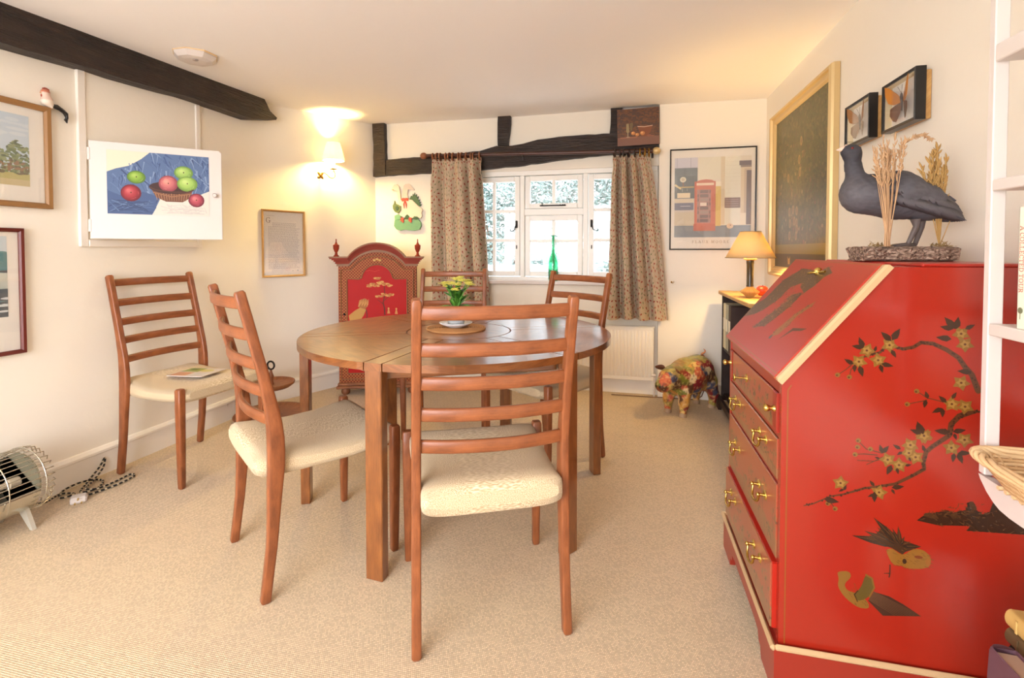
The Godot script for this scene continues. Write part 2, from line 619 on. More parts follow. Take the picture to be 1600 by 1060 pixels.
	var r := rng(15)
	for i in 160:
		var p: Vector2 = rocks[r.randi() % rocks.size()].lerp(rocks[r.randi() % rocks.size()], r.randf())
		c.line([p, p + Vector2(r.randf_range(-18, 18), r.randf_range(-12, 6))], 3, 1, rgb(82, 52, 28))
	c.line(branch_a, 7, 20, bark)
	c.line(branch_c, 12, 9, bark)
	c.line(branch_b, 20, 4, bark)
	for b in [branch_a, branch_b, branch_c]:
		for i in b.size() - 1:
			for q in 4:
				var p: Vector2 = b[i].lerp(b[i + 1], r.randf())
				c.ell(p.x + r.randf_range(-4, 4), p.y + r.randf_range(-4, 4), 4, 3, dark, r.randf() * 3.0)
	for t in [twig_0, twig_1, twig_2, twig_3, twig_4, twig_5, twig_6, twig_7, twig_8]: c.line(t, 3, 4, bark)
	for p in blooms:
		c.star(p, 31, gold, 5, r.randf() * 2.0)
		c.star(p, 18, pale, 5, r.randf() * 2.0)
		c.ell(p.x, p.y, 4, 4, bark)
	for p in buds:
		c.ell(p.x, p.y, 9, 9, gold)
		c.ell(p.x - 2, p.y + 2, 4, 4, bark)
	for q in leaves_a + leaves_b: c.leaf(Vector2(q[0], q[1]), Vector2(q[2], q[3]), 0.23, dark)
	var wr: Vector2 = (wing[10] + wing[11] + wing[7]) / 3.0
	c.poly([wing[0].lerp(wing[11], 0.45), wing[4], wing[5].lerp(wing[9], 0.35), wing[7].lerp(wing[9], 0.4), wing[8], wing[9], wing[10], wing[11]], rgb(62, 38, 22))
	for k in 13:
		var u := k / 12.0 * 4.0
		var tips := [wing[0], wing[1], wing[3], wing[6], wing[8]]
		var i0 := mini(3, int(u))
		var tip: Vector2 = tips[i0].lerp(tips[i0 + 1], u - i0)
		if k % 3: tip = tip.lerp(wr, 0.22)
		c.leaf(wr, tip, 0.10, rgb(66, 40, 24) if k % 2 else rgb(54, 34, 22))
		c.line([wr.lerp(tip, 0.3), wr.lerp(tip, 0.92)], 2, 1, rgb(98, 66, 36))
	c.poly(smooth(body_a), rgb(134, 88, 30))
	for i in 60:
		var p: Vector2 = body_a[r.randi() % body_a.size()].lerp(body_a[r.randi() % body_a.size()], r.randf_range(0.1, 0.9))
		c.line([p, p + Vector2(9, 4)], 2, 1, rgb(104, 66, 26))
	c.ell(spots_a[0].x, spots_a[0].y, 14, 6, rgb(110, 50, 20))
	c.ell(spots_a[1].x, spots_a[1].y, 7, 10, dark)
	c.ell(spots_a[2].x, spots_a[2].y, 8, 14, rgb(140, 84, 30))
	c.line(leg_a, 5, 4, dark)
	c.line([leg_a[1], leg_a[1] + Vector2(-20, 4)], 4, 2, dark)
	c.poly(smooth(body_b), rgb(130, 90, 36))
	for i in 40:
		var p: Vector2 = body_b[5 + r.randi() % 4].lerp(body_b[r.randi() % 5], r.randf_range(0.1, 0.5))
		c.line([p, p + Vector2(6, 7)], 2, 1, rgb(104, 68, 28))
	c.poly(smooth(wing_b), rgb(90, 72, 30))
	c.line([wing_b[0], wing_b[7], wing_b[6]], 4, 3, dark)
	c.line([wing_b[2], wing_b[3], wing_b[4], wing_b[5]], 7, 5, rgb(120, 84, 32))
	for k in 8:
		var root: Vector2 = tail_b[0].lerp(tail_b[4], k / 7.0)
		c.leaf(root, tail_b[2].lerp(tail_b[3], k / 7.0 * 0.8) , 0.07, rgb(64, 38, 26))
	c.poly(tail_b, rgb(64, 38, 26))
	for i in 9:
		c.line([tail_b[0].lerp(tail_b[4], i / 9.0), tail_b[2].lerp(tail_b[3], i / 12.0)], 3, 1, rgb(96, 62, 40))
	# thin gilt border line
	c.line([V(22, 1560), V(22, 520), V(34, 500)], 5, 5, rgb(140, 76, 28))
	return c.tex()

func bureau_fall_print() -> ImageTexture:
	var c := Canvas.new(900, 540, rgb(172, 48, 28))
	var mass_a := [V(901, 407), V(909, 328), V(823, 270), V(808, 180), V(801, 136), V(743, 95), V(689, 55), V(555, 58), V(467, 62), V(425, 32), V(336, 63), V(373, 87), V(394, 143), V(428, 184), V(527, 157), V(540, 134), V(632, 173), V(644, 256), V(711, 329), V(777, 368)]
	var mass_b := [V(642, 433), V(605, 363), V(563, 304), V(521, 238), V(553, 233), V(533, 206), V(475, 189), V(436, 189), V(445, 266), V(486, 350), V(524, 397)]
	var stem := [V(360, 427), V(371, 402), V(352, 351), V(332, 293), V(287, 240), V(251, 205), V(247, 234), V(292, 294), V(298, 358), V(309, 401)]
	var gull := [V(271, 423), V(233, 348), V(119, 327), V(149, 346), V(215, 361)]
	var olive := rgb(92, 66, 38)
	var r := rng(23)
	c.poly(mass_a, olive)
	c.poly(mass_b, rgb(98, 64, 36))
	for m in [mass_a, mass_b]:
		for i in 260:
			var p: Vector2 = m[r.randi() % m.size()].lerp(m[r.randi() % m.size()], r.randf_range(0.0, 0.5))
			c.line([p, p + Vector2(r.randf_range(-26, 26), r.randf_range(-16, 16))], 4, 1, [rgb(66, 48, 34), rgb(150, 106, 52), rgb(134, 96, 60)][r.randi() % 3])
	c.poly(stem, rgb(146, 96, 44))
	for i in 40:
		var p: Vector2 = stem[r.randi() % stem.size()].lerp(stem[r.randi() % stem.size()], r.randf())
		c.ell(p.x, p.y, 6, 3, rgb(104, 70, 40), r.randf() * 3.0)
	c.ell(stem[0].x, stem[0].y, 14, 10, rgb(70, 66, 62))
	c.poly(gull, rgb(92, 58, 30))
	c.line([V(8, 8), V(892, 8), V(892, 532), V(8, 532), V(8, 8)], 4, 4, rgb(150, 90, 40))
	return c.tex()

func drawer_print(sd: int, w: int, h: int) -> ImageTexture:
	var c := Canvas.new(w, h, rgb(160, 76, 52))
	var r := rng(sd)
	var inks := [rgb(92, 76, 48), rgb(120, 98, 60), rgb(142, 100, 56), rgb(74, 52, 36)]
	c.poly([Vector2(0, h), Vector2(0, h * 0.75), Vector2(w * 0.2, h * 0.66), Vector2(w * 0.36, h * 0.8), Vector2(w * 0.6, h * 0.72), Vector2(w * 0.8, h * 0.86), Vector2(w, h * 0.7), Vector2(w, h)], rgb(140, 92, 60))
	for i in 26:
		var x := r.randf() * w
		var y := h * r.randf_range(0.35, 0.85)
		var k: Color = inks[r.randi() % 4]
		var s := r.randf_range(0.5, 1.2) * h * 0.16
		c.line([Vector2(x, y + s), Vector2(x + r.randf_range(-8, 8), y), Vector2(x + r.randf_range(-14, 14), y - s)], 4, 2, k)
		for q in 7: c.ell(x + r.randf_range(-s, s), y - r.randf() * s, r.randf_range(3, 10), r.randf_range(2, 5), inks[r.randi() % 4], r.randf() * 3.0)
	c.line([Vector2(5, 5), Vector2(w - 5, 5), Vector2(w - 5, h - 5), Vector2(5, h - 5), Vector2(5, 5)], 3, 3, rgb(150, 96, 48))
	return c.tex()

var M := {}
const WALL_D := 3.84
const LEFT := [Vector2(-2.51, -1.85), Vector2(-2.51, -1.6), Vector2(-2.51, 1.4), Vector2(-2.51, 2.3), Vector2(-2.513, 2.6), Vector2(-2.518, 2.78), Vector2(-2.515, 2.9), Vector2(-2.492, 3.0), Vector2(-2.457, 3.09), Vector2(-2.40, 3.21), Vector2(-2.26, 3.525), Vector2(-2.119, 3.84)]
const FLOOR_XF := Transform3D(Vector3(1, 0, 0), Vector3(0, 0, -1), Vector3(0, 1, 0), Vector3.ZERO)

func ceil_y(x: float, d: float) -> float:
	var t := clampf((3.84 - d) / 2.44, -0.1, 1.35)
	return 2.185 - t * lerpf(0.105, 0.018, clampf((x + 2.5) / 3.47, 0.0, 1.0))

func _ready() -> void:
	# ---- camera, sky, lights, exposure
	var cam := Camera3D.new()
	cam.name = "camera"
	cam.projection = Camera3D.PROJECTION_FRUSTUM
	cam.near = 0.05
	cam.far = 60.0
	cam.size = 0.05 * 1060.0 / 757.0
	cam.frustum_offset = Vector2(0, -0.05 * 118.2 / 757.0)
	cam.position = Vector3(0, 1.10, 0)
	cam.rotation_degrees = Vector3(-1.5, 13.2, 0)
	add_child(cam)
	var env := Environment.new()
	env.background_mode = Environment.BG_SKY
	var sky_mat := ProceduralSkyMaterial.new()
	sky_mat.sky_top_color = rgb(214, 226, 245)
	sky_mat.sky_horizon_color = rgb(250, 250, 252)
	sky_mat.ground_bottom_color = rgb(150, 150, 140)
	sky_mat.ground_horizon_color = rgb(240, 240, 238)
	sky_mat.sky_energy_multiplier = 2.6
	sky_mat.ground_energy_multiplier = 1.4
	var sky := Sky.new()
	sky.sky_material = sky_mat
	env.sky = sky
	env.tonemap_mode = Environment.TONE_MAPPER_LINEAR
	env.tonemap_exposure = 1.15
	env.sdfgi_enabled = true
	env.ssao_enabled = true
	env.ssil_enabled = true
	var we := WorldEnvironment.new()
	we.name = "environment"
	we.environment = env
	add_child(we)
	# added fill light, set in an added unseen window behind the camera
	var rear_fill := AreaLight3D.new()
	rear_fill.name = "added_rear_fill"
	rear_fill.area_size = Vector2(2.3, 1.6)
	rear_fill.light_color = rgb(250, 250, 255)
	rear_fill.light_energy = 8.0
	rear_fill.shadow_enabled = true
	rear_fill.area_range = 12.0
	rear_fill.position = P(-1.2, 1.17, -1.56)
	add_child(rear_fill)
	materials()
	room()
	window_and_garden()
	timbers()
	table_and_chairs()
	bureau()
	corner_cabinet()
	side_cabinet_and_lamp()
	curtains_and_radiator()
	left_wall_things()
	right_wall_things()
	bird()
	pig()
	bookcase()
	small_things()

func materials() -> void:
	var plaster := noise_tex(5, 0.035, Color(0.35, 0.35, 0.35), Color(0.65, 0.65, 0.65), 512, 5)
	M.wall = relief(triplanar(mat(rgb(245, 237, 222), 0.92), 0.9), plaster, 0.10)
	M.ceiling = relief(triplanar(mat(rgb(250, 246, 243), 0.92), 0.7), plaster, 0.12)
	M.gloss = mat(rgb(247, 240, 228), 0.42)
	M.white = mat(rgb(218, 208, 201), 0.42)
	M.sash = mat(rgb(246, 243, 236), 0.38)
	M.carpet = carpet()
	M.teak = mat(Color.WHITE, 0.36, 0.0, wood_tex(3, rgb(164, 96, 55), rgb(112, 61, 33)), Vector3(1.6, 3.0, 1))
	M.teak_table = mat(Color.WHITE, 0.3, 0.0, wood_tex(11, rgb(160, 99, 49), rgb(106, 59, 27), 0.7), Vector3(1.3, 2.6, 1))
	M.teak_table.clearcoat_enabled = true
	M.teak_table.clearcoat = 0.6
	M.teak_table.clearcoat_roughness = 0.13
	M.beam = relief(mat(Color.WHITE, 0.55, 0.0, wood_tex(21, rgb(62, 45, 36), rgb(26, 19, 17), 0.9), Vector3(0.9, 2.0, 1)), wood_tex(22, Color.WHITE, Color.BLACK, 0.9), 0.8)
	M.pine = mat(Color.WHITE, 0.5, 0.0, wood_tex(31, rgb(214, 172, 108), rgb(176, 128, 70)), Vector3(1.6, 3, 1))
	M.tray = mat(Color.WHITE, 0.5, 0.0, wood_tex(41, rgb(160, 102, 62), rgb(112, 64, 38)), Vector3(2, 4, 1))
	M.dark = mat(rgb(44, 28, 22), 0.45)
	M.gold = mat(rgb(216, 188, 134), 0.4, 0.4)
	M.brass = mat(rgb(206, 176, 96), 0.24, 1.0)
	M.brass_dark = mat(rgb(150, 112, 50), 0.32, 1.0)
	M.iron = mat(rgb(38, 34, 32), 0.5, 0.6)
	M.chrome = mat(rgb(206, 202, 188), 0.24, 0.9)
	var pane := mat(Color(0.95, 0.98, 0.97, 0.04), 0.02)
	pane.transparency = BaseMaterial3D.TRANSPARENCY_ALPHA
	M.pane = pane
	var weave := noise_tex(61, 0.16, rgb(184, 156, 116), rgb(240, 220, 184), 256, 3)
	var bump := noise_tex(62, 0.2, Color.BLACK, Color.WHITE, 256, 2)
	var fab := mat(Color.WHITE, 0.95, 0.0, weave, Vector3(8, 8, 1))
	fab.rim_enabled = true; fab.rim = 0.3; fab.rim_tint = 0.6
	M.fabric = relief(fab, bump, 0.10)
	M.red = mat(rgb(172, 34, 20), 0.28)
	M.red_dark = mat(rgb(150, 44, 30), 0.3)
	M.gilt_highlight = mat(rgb(206, 172, 128), 0.32, 0.1)  # pale gilt, lightened by the lid edge's gloss highlight
	M.gilt_brown = mat(rgb(136, 90, 50), 0.5)
	M.black = mat(rgb(24, 21, 20), 0.35)
	M.paper = mat(rgb(244, 238, 228), 0.75)
	M.mount = mat(rgb(240, 232, 220), 0.85)

func carpet() -> StandardMaterial3D:
	# cord loops in rows, 24 by 24 to a tile
	var n := 384
	var c := Canvas.new(n, n, rgb(200, 174, 140))
	var hcv := Canvas.new(n, n, Color.BLACK)
	var r := rng(8)
	var k := 24
	for j in k:
		for i in k:
			var x := (i + 0.5 + (0.5 if j % 2 else 0.0)) * n / k
			var y := (j + 0.5) * n / k
			var t := r.randf_range(0.9, 1.06)
			var col := Color(0.89 * t, 0.805 * t, 0.685 * t)
			for ox in [0.0, -float(n)]:
				c.ell(x + ox, y, 7.4, 6.6, col)
				hcv.ell(x + ox, y, 7.0, 6.0, Color(0.55, 0.55, 0.55))
				hcv.ell(x + ox, y, 4.4, 3.8, Color(0.85, 0.85, 0.85) * t)
	var m := mat(Color.WHITE, 0.97, 0.0, c.tex(), Vector3.ONE)
	m.uv1_triplanar = true
	m.uv1_world_triplanar = true
	m.uv1_scale = Vector3(7.5, 7.5, 7.5)
	return relief(m, hcv.tex(), 0.12)

# ---------------------------------------------------------------- the room
func foot(st: SurfaceTool, pts: Array, y0: float, y1: float) -> void:
	slab(st, pts, y0, y1, FLOOR_XF)

func room() -> void:
	var st := mb()
	foot(st, [Vector2(-2.9, -1.85), Vector2(1.2, -1.85), Vector2(1.2, 4.06), Vector2(-2.9, 4.06)], -0.12, 0.0)
	struct("floor", st, M.carpet, "beige corded carpet over the whole dining room floor")
	st = mb()
	st.set_smooth_group(0)
	var nx := 14
	var nd := 20
	var at := func(i: int, j: int) -> Vector3:
		var x := lerpf(-2.9, 1.2, float(i) / nx)
		var d := lerpf(-1.85, 4.06, float(j) / nd)
		return P(x, ceil_y(x, d) + 0.004 * sin(x * 3.1 + d * 2.0), d)
	for i in nx:
		for j in nd:
			var q := [at.call(i, j), at.call(i + 1, j), at.call(i + 1, j + 1), at.call(i, j + 1)]
			face(st, q, Vector3.DOWN)
	st.set_smooth_group(-1)
	box(st, P(-0.85, 2.33, 1.1), Vector3(4.2, 0.1, 6.0), 0.0)
	struct("ceiling", st, M.ceiling, "low slightly sagging white plaster ceiling")
	# the left wall bends softly into the angled corner
	st = mb()
	st.set_smooth_group(0)
	for i in LEFT.size() - 1:
		var p: Vector2 = LEFT[i]
		var q: Vector2 = LEFT[i + 1]
		for k in 12:
			var y0 := 2.35 * k / 12
			var y1 := 2.35 * (k + 1) / 12
			face(st, [P(p.x, y0, p.y), P(q.x, y0, q.y), P(q.x, y1, q.y), P(p.x, y1, p.y)], Vector3(1, 0, 0.2))
	foot(st, [Vector2(-2.62, -1.85), Vector2(-2.62, 3.1), Vector2(-2.13, 4.06), Vector2(-2.8, 4.06), Vector2(-2.8, -1.85)], 0.0, 2.35)
	struct("wall_left", st, M.wall, "long cream plaster wall bending towards the window at its far end")
	st = mb()
	foot(st, [Vector2(-2.14, 3.84), Vector2(-1.32, 3.84), Vector2(-1.32, 4.06), Vector2(-2.14, 4.06)], 0.0, 2.35)
	foot(st, [Vector2(-1.32, 3.84), Vector2(0.24, 3.84), Vector2(0.24, 4.06), Vector2(-1.32, 4.06)], 0.0, 0.84)
	foot(st, [Vector2(-1.32, 3.84), Vector2(0.24, 3.84), Vector2(0.24, 4.06), Vector2(-1.32, 4.06)], 1.745, 2.35)
	foot(st, [Vector2(0.24, 3.79), Vector2(1.2, 3.79), Vector2(1.2, 4.06), Vector2(0.24, 4.06)], 0.0, 2.35)
	struct("wall_window", st, M.wall, "cream plaster wall around the cottage window")
	st = mb()
	foot(st, [Vector2(0.97, -1.85), Vector2(1.2, -1.85), Vector2(1.2, 3.79), Vector2(0.97, 3.79)], 0.0, 2.35)
	struct("wall_right", st, M.wall, "cream wall behind the red bureau")
	st = mb()
	foot(st, [Vector2(-2.8, -1.6), Vector2(-2.35, -1.6), Vector2(-2.35, -1.85), Vector2(-2.8, -1.85)], 0.0, 2.35)
	foot(st, [Vector2(-0.05, -1.6), Vector2(1.2, -1.6), Vector2(1.2, -1.85), Vector2(-0.05, -1.85)], 0.0, 2.35)
	foot(st, [Vector2(-2.35, -1.6), Vector2(-0.05, -1.6), Vector2(-0.05, -1.85), Vector2(-2.35, -1.85)], 0.0, 0.34)
	foot(st, [Vector2(-2.35, -1.6), Vector2(-0.05, -1.6), Vector2(-0.05, -1.85), Vector2(-2.35, -1.85)], 2.03, 2.35)
	struct("wall_back", st, M.wall, "cream wall behind the camera with an added window opening")
	var w2 := struct_root("added_window_2", "added unseen wide window in the wall behind the camera", P(-1.2, 1.185, -1.75))  # unseen window, added and sized to carry the fill light
	st = mb()
	for x in [-1.13, -0.38, 0.38, 1.13]: box(st, Vector3(x, 0, 0), Vector3(0.05, 1.69, 0.06))
	for y in [-0.82, 0.82]: box(st, Vector3(0, y, 0), Vector3(2.3, 0.05, 0.06))
	obj("window_frame", st, M.sash, w2)
	for x in [-0.755, 0.0, 0.755]:
		st = mb()
		box(st, Vector3(x, 0, 0), Vector3(0.71, 1.60, 0.004), 0.0)
		obj("pane", st, M.pane, w2)
	# skirting: a board with a rounded moulding along its top
	var runs := {
		"baseboard_left": LEFT.slice(1),
		"baseboard_window": [Vector2(-2.119, 3.84), Vector2(0.24, 3.84)],
		"baseboard_window_side": [Vector2(0.24, 3.79), Vector2(0.97, 3.79)],
		"baseboard_right": [Vector2(0.97, 3.79), Vector2(0.97, -1.6)]}
	for nm in runs:
		st = mb()
		var r: Array = runs[nm]
		var prof := [Vector2(-0.004, 0), Vector2(0.016, 0), Vector2(0.016, 0.108), Vector2(0.022, 0.113), Vector2(0.022, 0.124), Vector2(0.012, 0.138), Vector2(-0.004, 0.14)]
		for i in r.size() - 1:
			var band := []
			for e in [i, i + 1]:
				var t: Vector2 = (r[mini(e + 1, r.size() - 1)] - r[maxi(e - 1, 0)]).normalized()
				var n := t.orthogonal()
				if n.dot(Vector2(-0.8, 1.8) - r[e]) < 0.0: n = -n
				var ring := []
				for p in prof: ring.append(P(r[e].x + n.x * p.x, p.y, r[e].y + n.y * p.x))
				band.append(ring)
			loft(st, band, true, [], true, false)
		struct(nm, st, M.gloss, "cream painted skirting board with a rounded top moulding")

# ---------------------------------------------------------------- window and what lies outside
func window_and_garden() -> void:
	var w := struct_root("window_1", "white painted cottage window of three casements", P(0, 0, 3.90))
	var st := mb()
	for x in [-1.30, 0.215]: box(st, Vector3(x, 1.2975, 0), Vector3(0.045, 0.821, 0.09))
	box(st, Vector3(-0.54, 1.728, 0), Vector3(1.55, 0.04, 0.09))
	box(st, Vector3(-0.54, 0.872, 0), Vector3(1.55, 0.03, 0.09))
	for x in [-0.82, -0.31]: box(st, Vector3(x, 1.2975, 0.005), Vector3(0.036, 0.821, 0.07))
	box(st, Vector3(-0.565, 1.412, 0.004), Vector3(0.475, 0.05, 0.06))
	obj("window_frame", st, M.sash, w)
	st = mb()
	box(st, Vector3(-0.54, 0.845, 0.03), Vector3(1.55, 0.03, 0.155), 0.006)
	obj("window_sill", st, M.white, w)
	# [x0, x1, y0, y1, columns at, rows at, name]
	for s in [[-1.277, -0.842, 0.892, 1.704, [-1.06], [1.185, 1.423], "casement"], [-0.288, 0.19, 0.892, 1.704, [-0.05], [1.185, 1.423], "casement"],
			[-0.798, -0.332, 1.44, 1.704, [-0.565], [], "fanlight"], [-0.798, -0.332, 0.892, 1.384, [-0.565], [1.18], "fixed_light"]]:
		st = mb()
		var t := 0.042
		var x0: float = s[0]
		var x1: float = s[1]
		var y0: float = s[2]
		var y1: float = s[3]
		for x in [x0 + t / 2, x1 - t / 2]: box(st, Vector3(x, (y0 + y1) / 2, 0.012), Vector3(t, y1 - y0, 0.045), 0.005)
		for y in [y0 + t / 2, y1 - t / 2]: box(st, Vector3((x0 + x1) / 2, y, 0.012), Vector3(x1 - x0 - 2 * t, t, 0.045), 0.005)
		var sash := obj(s[6], st, M.sash, w)
		var xs := [x0 + t]
		for x in s[4]:
			st = mb()
			box(st, Vector3(x, (y0 + y1) / 2, 0.014), Vector3(0.027, y1 - y0 - 2 * t, 0.03), 0.006)
			obj("glazing_bar", st, M.sash, sash)
			xs.append(x)
		xs.append(x1 - t)
		var ys := [y0 + t]
		for y in s[5]:
			st = mb()
			box(st, Vector3((x0 + x1) / 2, y, 0.013), Vector3(x1 - x0 - 2 * t, 0.026, 0.03), 0.006)
			obj("glazing_bar", st, M.sash, sash)
			ys.append(y)
		ys.append(y1 - t)
		for i in xs.size() - 1:
			for j in ys.size() - 1:
				st = mb()
				box(st, Vector3((xs[i] + xs[i + 1]) / 2, (ys[j] + ys[j + 1]) / 2, 0.006), Vector3(xs[i + 1] - xs[i], ys[j + 1] - ys[j], 0.003), 0.0)
				obj("pane", st, M.pane, sash)
		if s[6] == "casement":
			var hx := -0.868 if x0 < -1.0 else -0.262
			var k := -1.0 if x0 < -1.0 else 1.0
			st = mb()
			box(st, Vector3(hx, 1.315, 0.04), Vector3(0.018, 0.06, 0.012), 0.004)
			tube(st, [Vector3(hx, 1.315, 0.05), Vector3(hx + 0.006 * k, 1.29, 0.062), Vector3(hx + 0.012 * k, 1.27, 0.06), Vector3(hx + 0.034 * k, 1.255, 0.056), Vector3(hx + 0.05 * k, 1.262, 0.054), Vector3(hx + 0.046 * k, 1.274, 0.052)], [0.005, 0.005, 0.0045, 0.004, 0.004, 0.003], 6)
			obj("handle", st, M.iron, sash)
			st = mb()
			box(st, Vector3(hx, 1.13, 0.036), Vector3(0.008, 0.03, 0.006), 0.002)
			obj("latch", st, M.iron, sash)
		if s[6] == "fanlight":
			st = mb()
			box(st, Vector3(-0.57, 1.462, 0.046), Vector3(0.21, 0.010, 0.006), 0.002)
			box(st, Vector3(-0.655, 1.472, 0.05), Vector3(0.006, 0.03, 0.01), 0.002)
			for x in [-0.51, -0.49, -0.475]: ball(st, Vector3(x, 1.464, 0.05), Vector3(0.008, 0.006, 0.006), 8, 5)
			obj("stay", st, M.iron, sash)
	# garden: paving, a low pale wall, bushes behind it
	st = mb()
	foot(st, [Vector2(-9, 4.06), Vector2(7, 4.06), Vector2(7, 16), Vector2(-9, 16)], -0.25, -0.12)
	struct("ground", st, mat(rgb(206, 202, 192), 0.9), "pale garden paving outside the window")
	st = mb()
	slab(st, [Vector2(-3.2, -0.15), Vector2(1.6, -0.15), Vector2(1.6, 0.90), Vector2(0.1, 0.90), Vector2(0.1, 0.97), Vector2(-0.42, 0.97), Vector2(-0.42, 0.90), Vector2(-3.2, 0.90)], 0, 0.2, Transform3D(Basis(), P(0, 0, 6.6)), 0.01)
	tag(obj("garden_wall", st, mat(rgb(240, 238, 232), 0.85)), "pale rendered garden wall seen through the window", "wall")
	var leaf := mb()
	blade(leaf, Vector3(-0.5, 0, 0), Vector3.RIGHT, Vector3.UP, 1.0, 0.55, 0.15, 0.01, 3)
	leaf.generate_normals()
	var lm := leaf.commit()
	var green := mat(rgb(166, 186, 180), 0.6)
	green.backlight_enabled = true
	green.backlight = Color(0.35, 0.42, 0.3)
	var cuts := mat(rgb(90, 74, 56), 0.9)
	var r := rng(77)
	var bushes := [[-3.4, 7.5, 1.9, 1.35, 1.5], [-1.9, 7.6, 1.75, 1.15, 1.5], [-0.5, 7.8, 2.3, 1.1, 1.6], [0.8, 7.5, 1.9, 1.2, 1.5], [2.2, 7.6, 1.9, 1.3, 1.6], [-2.3, 6.05, 0.72, 0.5, 0.62], [-0.1, 6.2, 0.85, 0.3, 0.75]]
	for bi in bushes.size():
		var b: Array = bushes[bi]
		var c: float = b[2]
		var root := thing("garden_shrub", ["broad leafy shrub furthest left beyond the garden wall", "leafy shrub behind the wall through the left casement", "tallest leafy shrub filling the fanlight panes", "leafy shrub seen through the right casement", "leafy shrub beyond the garden hidden mostly by the right curtain", "low bush before the wall in the left casement", "small climber on the wall behind the green bottle"][bi], "shrub", P(b[0], -0.12, b[1]), Basis(), "garden shrubs outside the window")
		st = mb()
		for q in 4:
			var a := TAU * q / 4 + 0.4
			tube(st, [Vector3(0.05 * cos(a), 0, 0.05 * sin(a)), Vector3(0.2 * b[3] * cos(a), c * 0.5, 0.2 * b[3] * sin(a)), Vector3(0.5 * b[3] * cos(a), c + 0.2, 0.5 * b[3] * sin(a))], [0.03, 0.022, 0.01], 6)
		obj("stem", st, cuts, root)
		var mm := MultiMesh.new()
		mm.transform_format = MultiMesh.TRANSFORM_3D
		mm.mesh = lm
		var count := 8500 if b[4] > 1.0 else 1800
		mm.instance_count = count
		for i in count:
			var dir := Vector3(r.randf_range(-1, 1), r.randf_range(-1, 1), r.randf_range(-1, 1)).normalized() * pow(r.randf(), 0.4)
			var bump := 1.0 + 0.18 * sin(dir.x * 9.0 + bi) * cos(dir.y * 8.0)
			var pos := Vector3(dir.x * b[3] * bump, c + dir.y * b[4] * bump * (0.9 if dir.y > 0 else 1.0), dir.z * 0.7)
			if pos.y < 0.05: pos.y = 0.05 + r.randf() * 0.2
			var s := r.randf_range(0.05, 0.10)
			var bs := Basis.from_euler(Vector3(r.randf_range(-1, 1), r.randf() * TAU, r.randf_range(-1, 1))).scaled(Vector3(s, s, s))
			mm.set_instance_transform(i, Transform3D(bs, pos))
		var mi := MultiMeshInstance3D.new()
		mi.multimesh = mm
		mi.material_override = green
		mi.set_meta("kind", "stuff")
		place(mi, "foliage", root)

# ---------------------------------------------------------------- old timbers
func wavy(pts: Array, sd: int, amp: float, step := 0.05) -> Array:
	var r := rng(sd)
	var out := []
	for i in pts.size():
		var a: Vector2 = pts[i]
		var b: Vector2 = pts[(i + 1) % pts.size()]
		var n := maxi(1, int(a.distance_to(b) / step))
		for k in n:
			var p := a.lerp(b, float(k) / n)
			if k > 0: p += (b - a).orthogonal().normalized() * r.randf_range(-amp, amp)
			out.append(p)
	return out

func timbers() -> void:
	var st := mb()
	# long beam under the ceiling on the left wall: outline in (d, y), hewn end towards the window
	var xf := Transform3D(Vector3(0, 0, -1), Vector3(0, 1, 0), Vector3(1, 0, 0), Vector3.ZERO)
	slab(st, wavy([Vector2(-1.6, 1.90), Vector2(0.6, 1.905), Vector2(1.43, 1.927), Vector2(2.35, 1.975), Vector2(2.77, 1.978), Vector2(2.99, 2.028), Vector2(3.0, 2.045), Vector2(2.93, 2.075), Vector2(2.90, 2.115), Vector2(2.87, 2.15), Vector2(2.35, 2.14), Vector2(1.43, 2.092), Vector2(0.6, 2.06), Vector2(-1.6, 2.06)], 4, 0.0035, 0.09), -2.54, -2.42, xf, 0.012)
	tag(obj("ceiling_beam", st, M.beam), "long dark hewn oak beam under the ceiling along the left wall", "beam")
	var xw := Transform3D(Basis(), P(0, 0, 3.84))
	for t in [
		[[Vector2(-1.995, 1.742), Vector2(-1.576, 1.747), Vector2(-1.16, 1.758), Vector2(-0.9, 1.775), Vector2(-0.69, 1.791), Vector2(-0.45, 1.815), Vector2(-0.113, 1.837), Vector2(0.236, 1.85), Vector2(0.236, 2.0), Vector2(-0.114, 1.995), Vector2(-0.46, 1.993), Vector2(-0.68, 1.978), Vector2(-0.80, 1.952), Vector2(-0.89, 1.941), Vector2(-1.02, 1.945), Vector2(-1.16, 1.91), Vector2(-1.4, 1.896), Vector2(-1.633, 1.888), Vector2(-1.995, 1.877)], "crooked dark oak lintel beam running over the window", 0.045],
		[[Vector2(-2.112, 1.735), Vector2(-1.996, 1.742), Vector2(-2.004, 1.95), Vector2(-2.008, 2.19), Vector2(-2.117, 2.19), Vector2(-2.108, 1.95)], "short dark upright timber in the left corner above the goose plaque", 0.05],
		[[Vector2(-1.01, 1.95), Vector2(-0.925, 1.945), Vector2(-0.912, 2.05), Vector2(-0.905, 2.19), Vector2(-1.008, 2.19)], "short dark upright timber above the middle of the window lintel", 0.042],
		[[Vector2(-0.125, 1.995), Vector2(-0.03, 1.998), Vector2(-0.03, 2.19), Vector2(-0.118, 2.19)], "short dark upright timber left of the small still life", 0.04],
		[[Vector2(0.15, 2.0), Vector2(0.238, 2.0), Vector2(0.238, 2.12), Vector2(0.15, 2.12)], "short dark upright timber hidden behind the small still life", 0.035]]:
		st = mb()
		slab(st, wavy(t[0], 6 + int(t[2] * 1000), 0.004, 0.05), -0.01, t[2], xw, 0.006)
		tag(obj("timber_beam", st, M.beam), t[1], "beam", "dark oak timbers of the window wall")

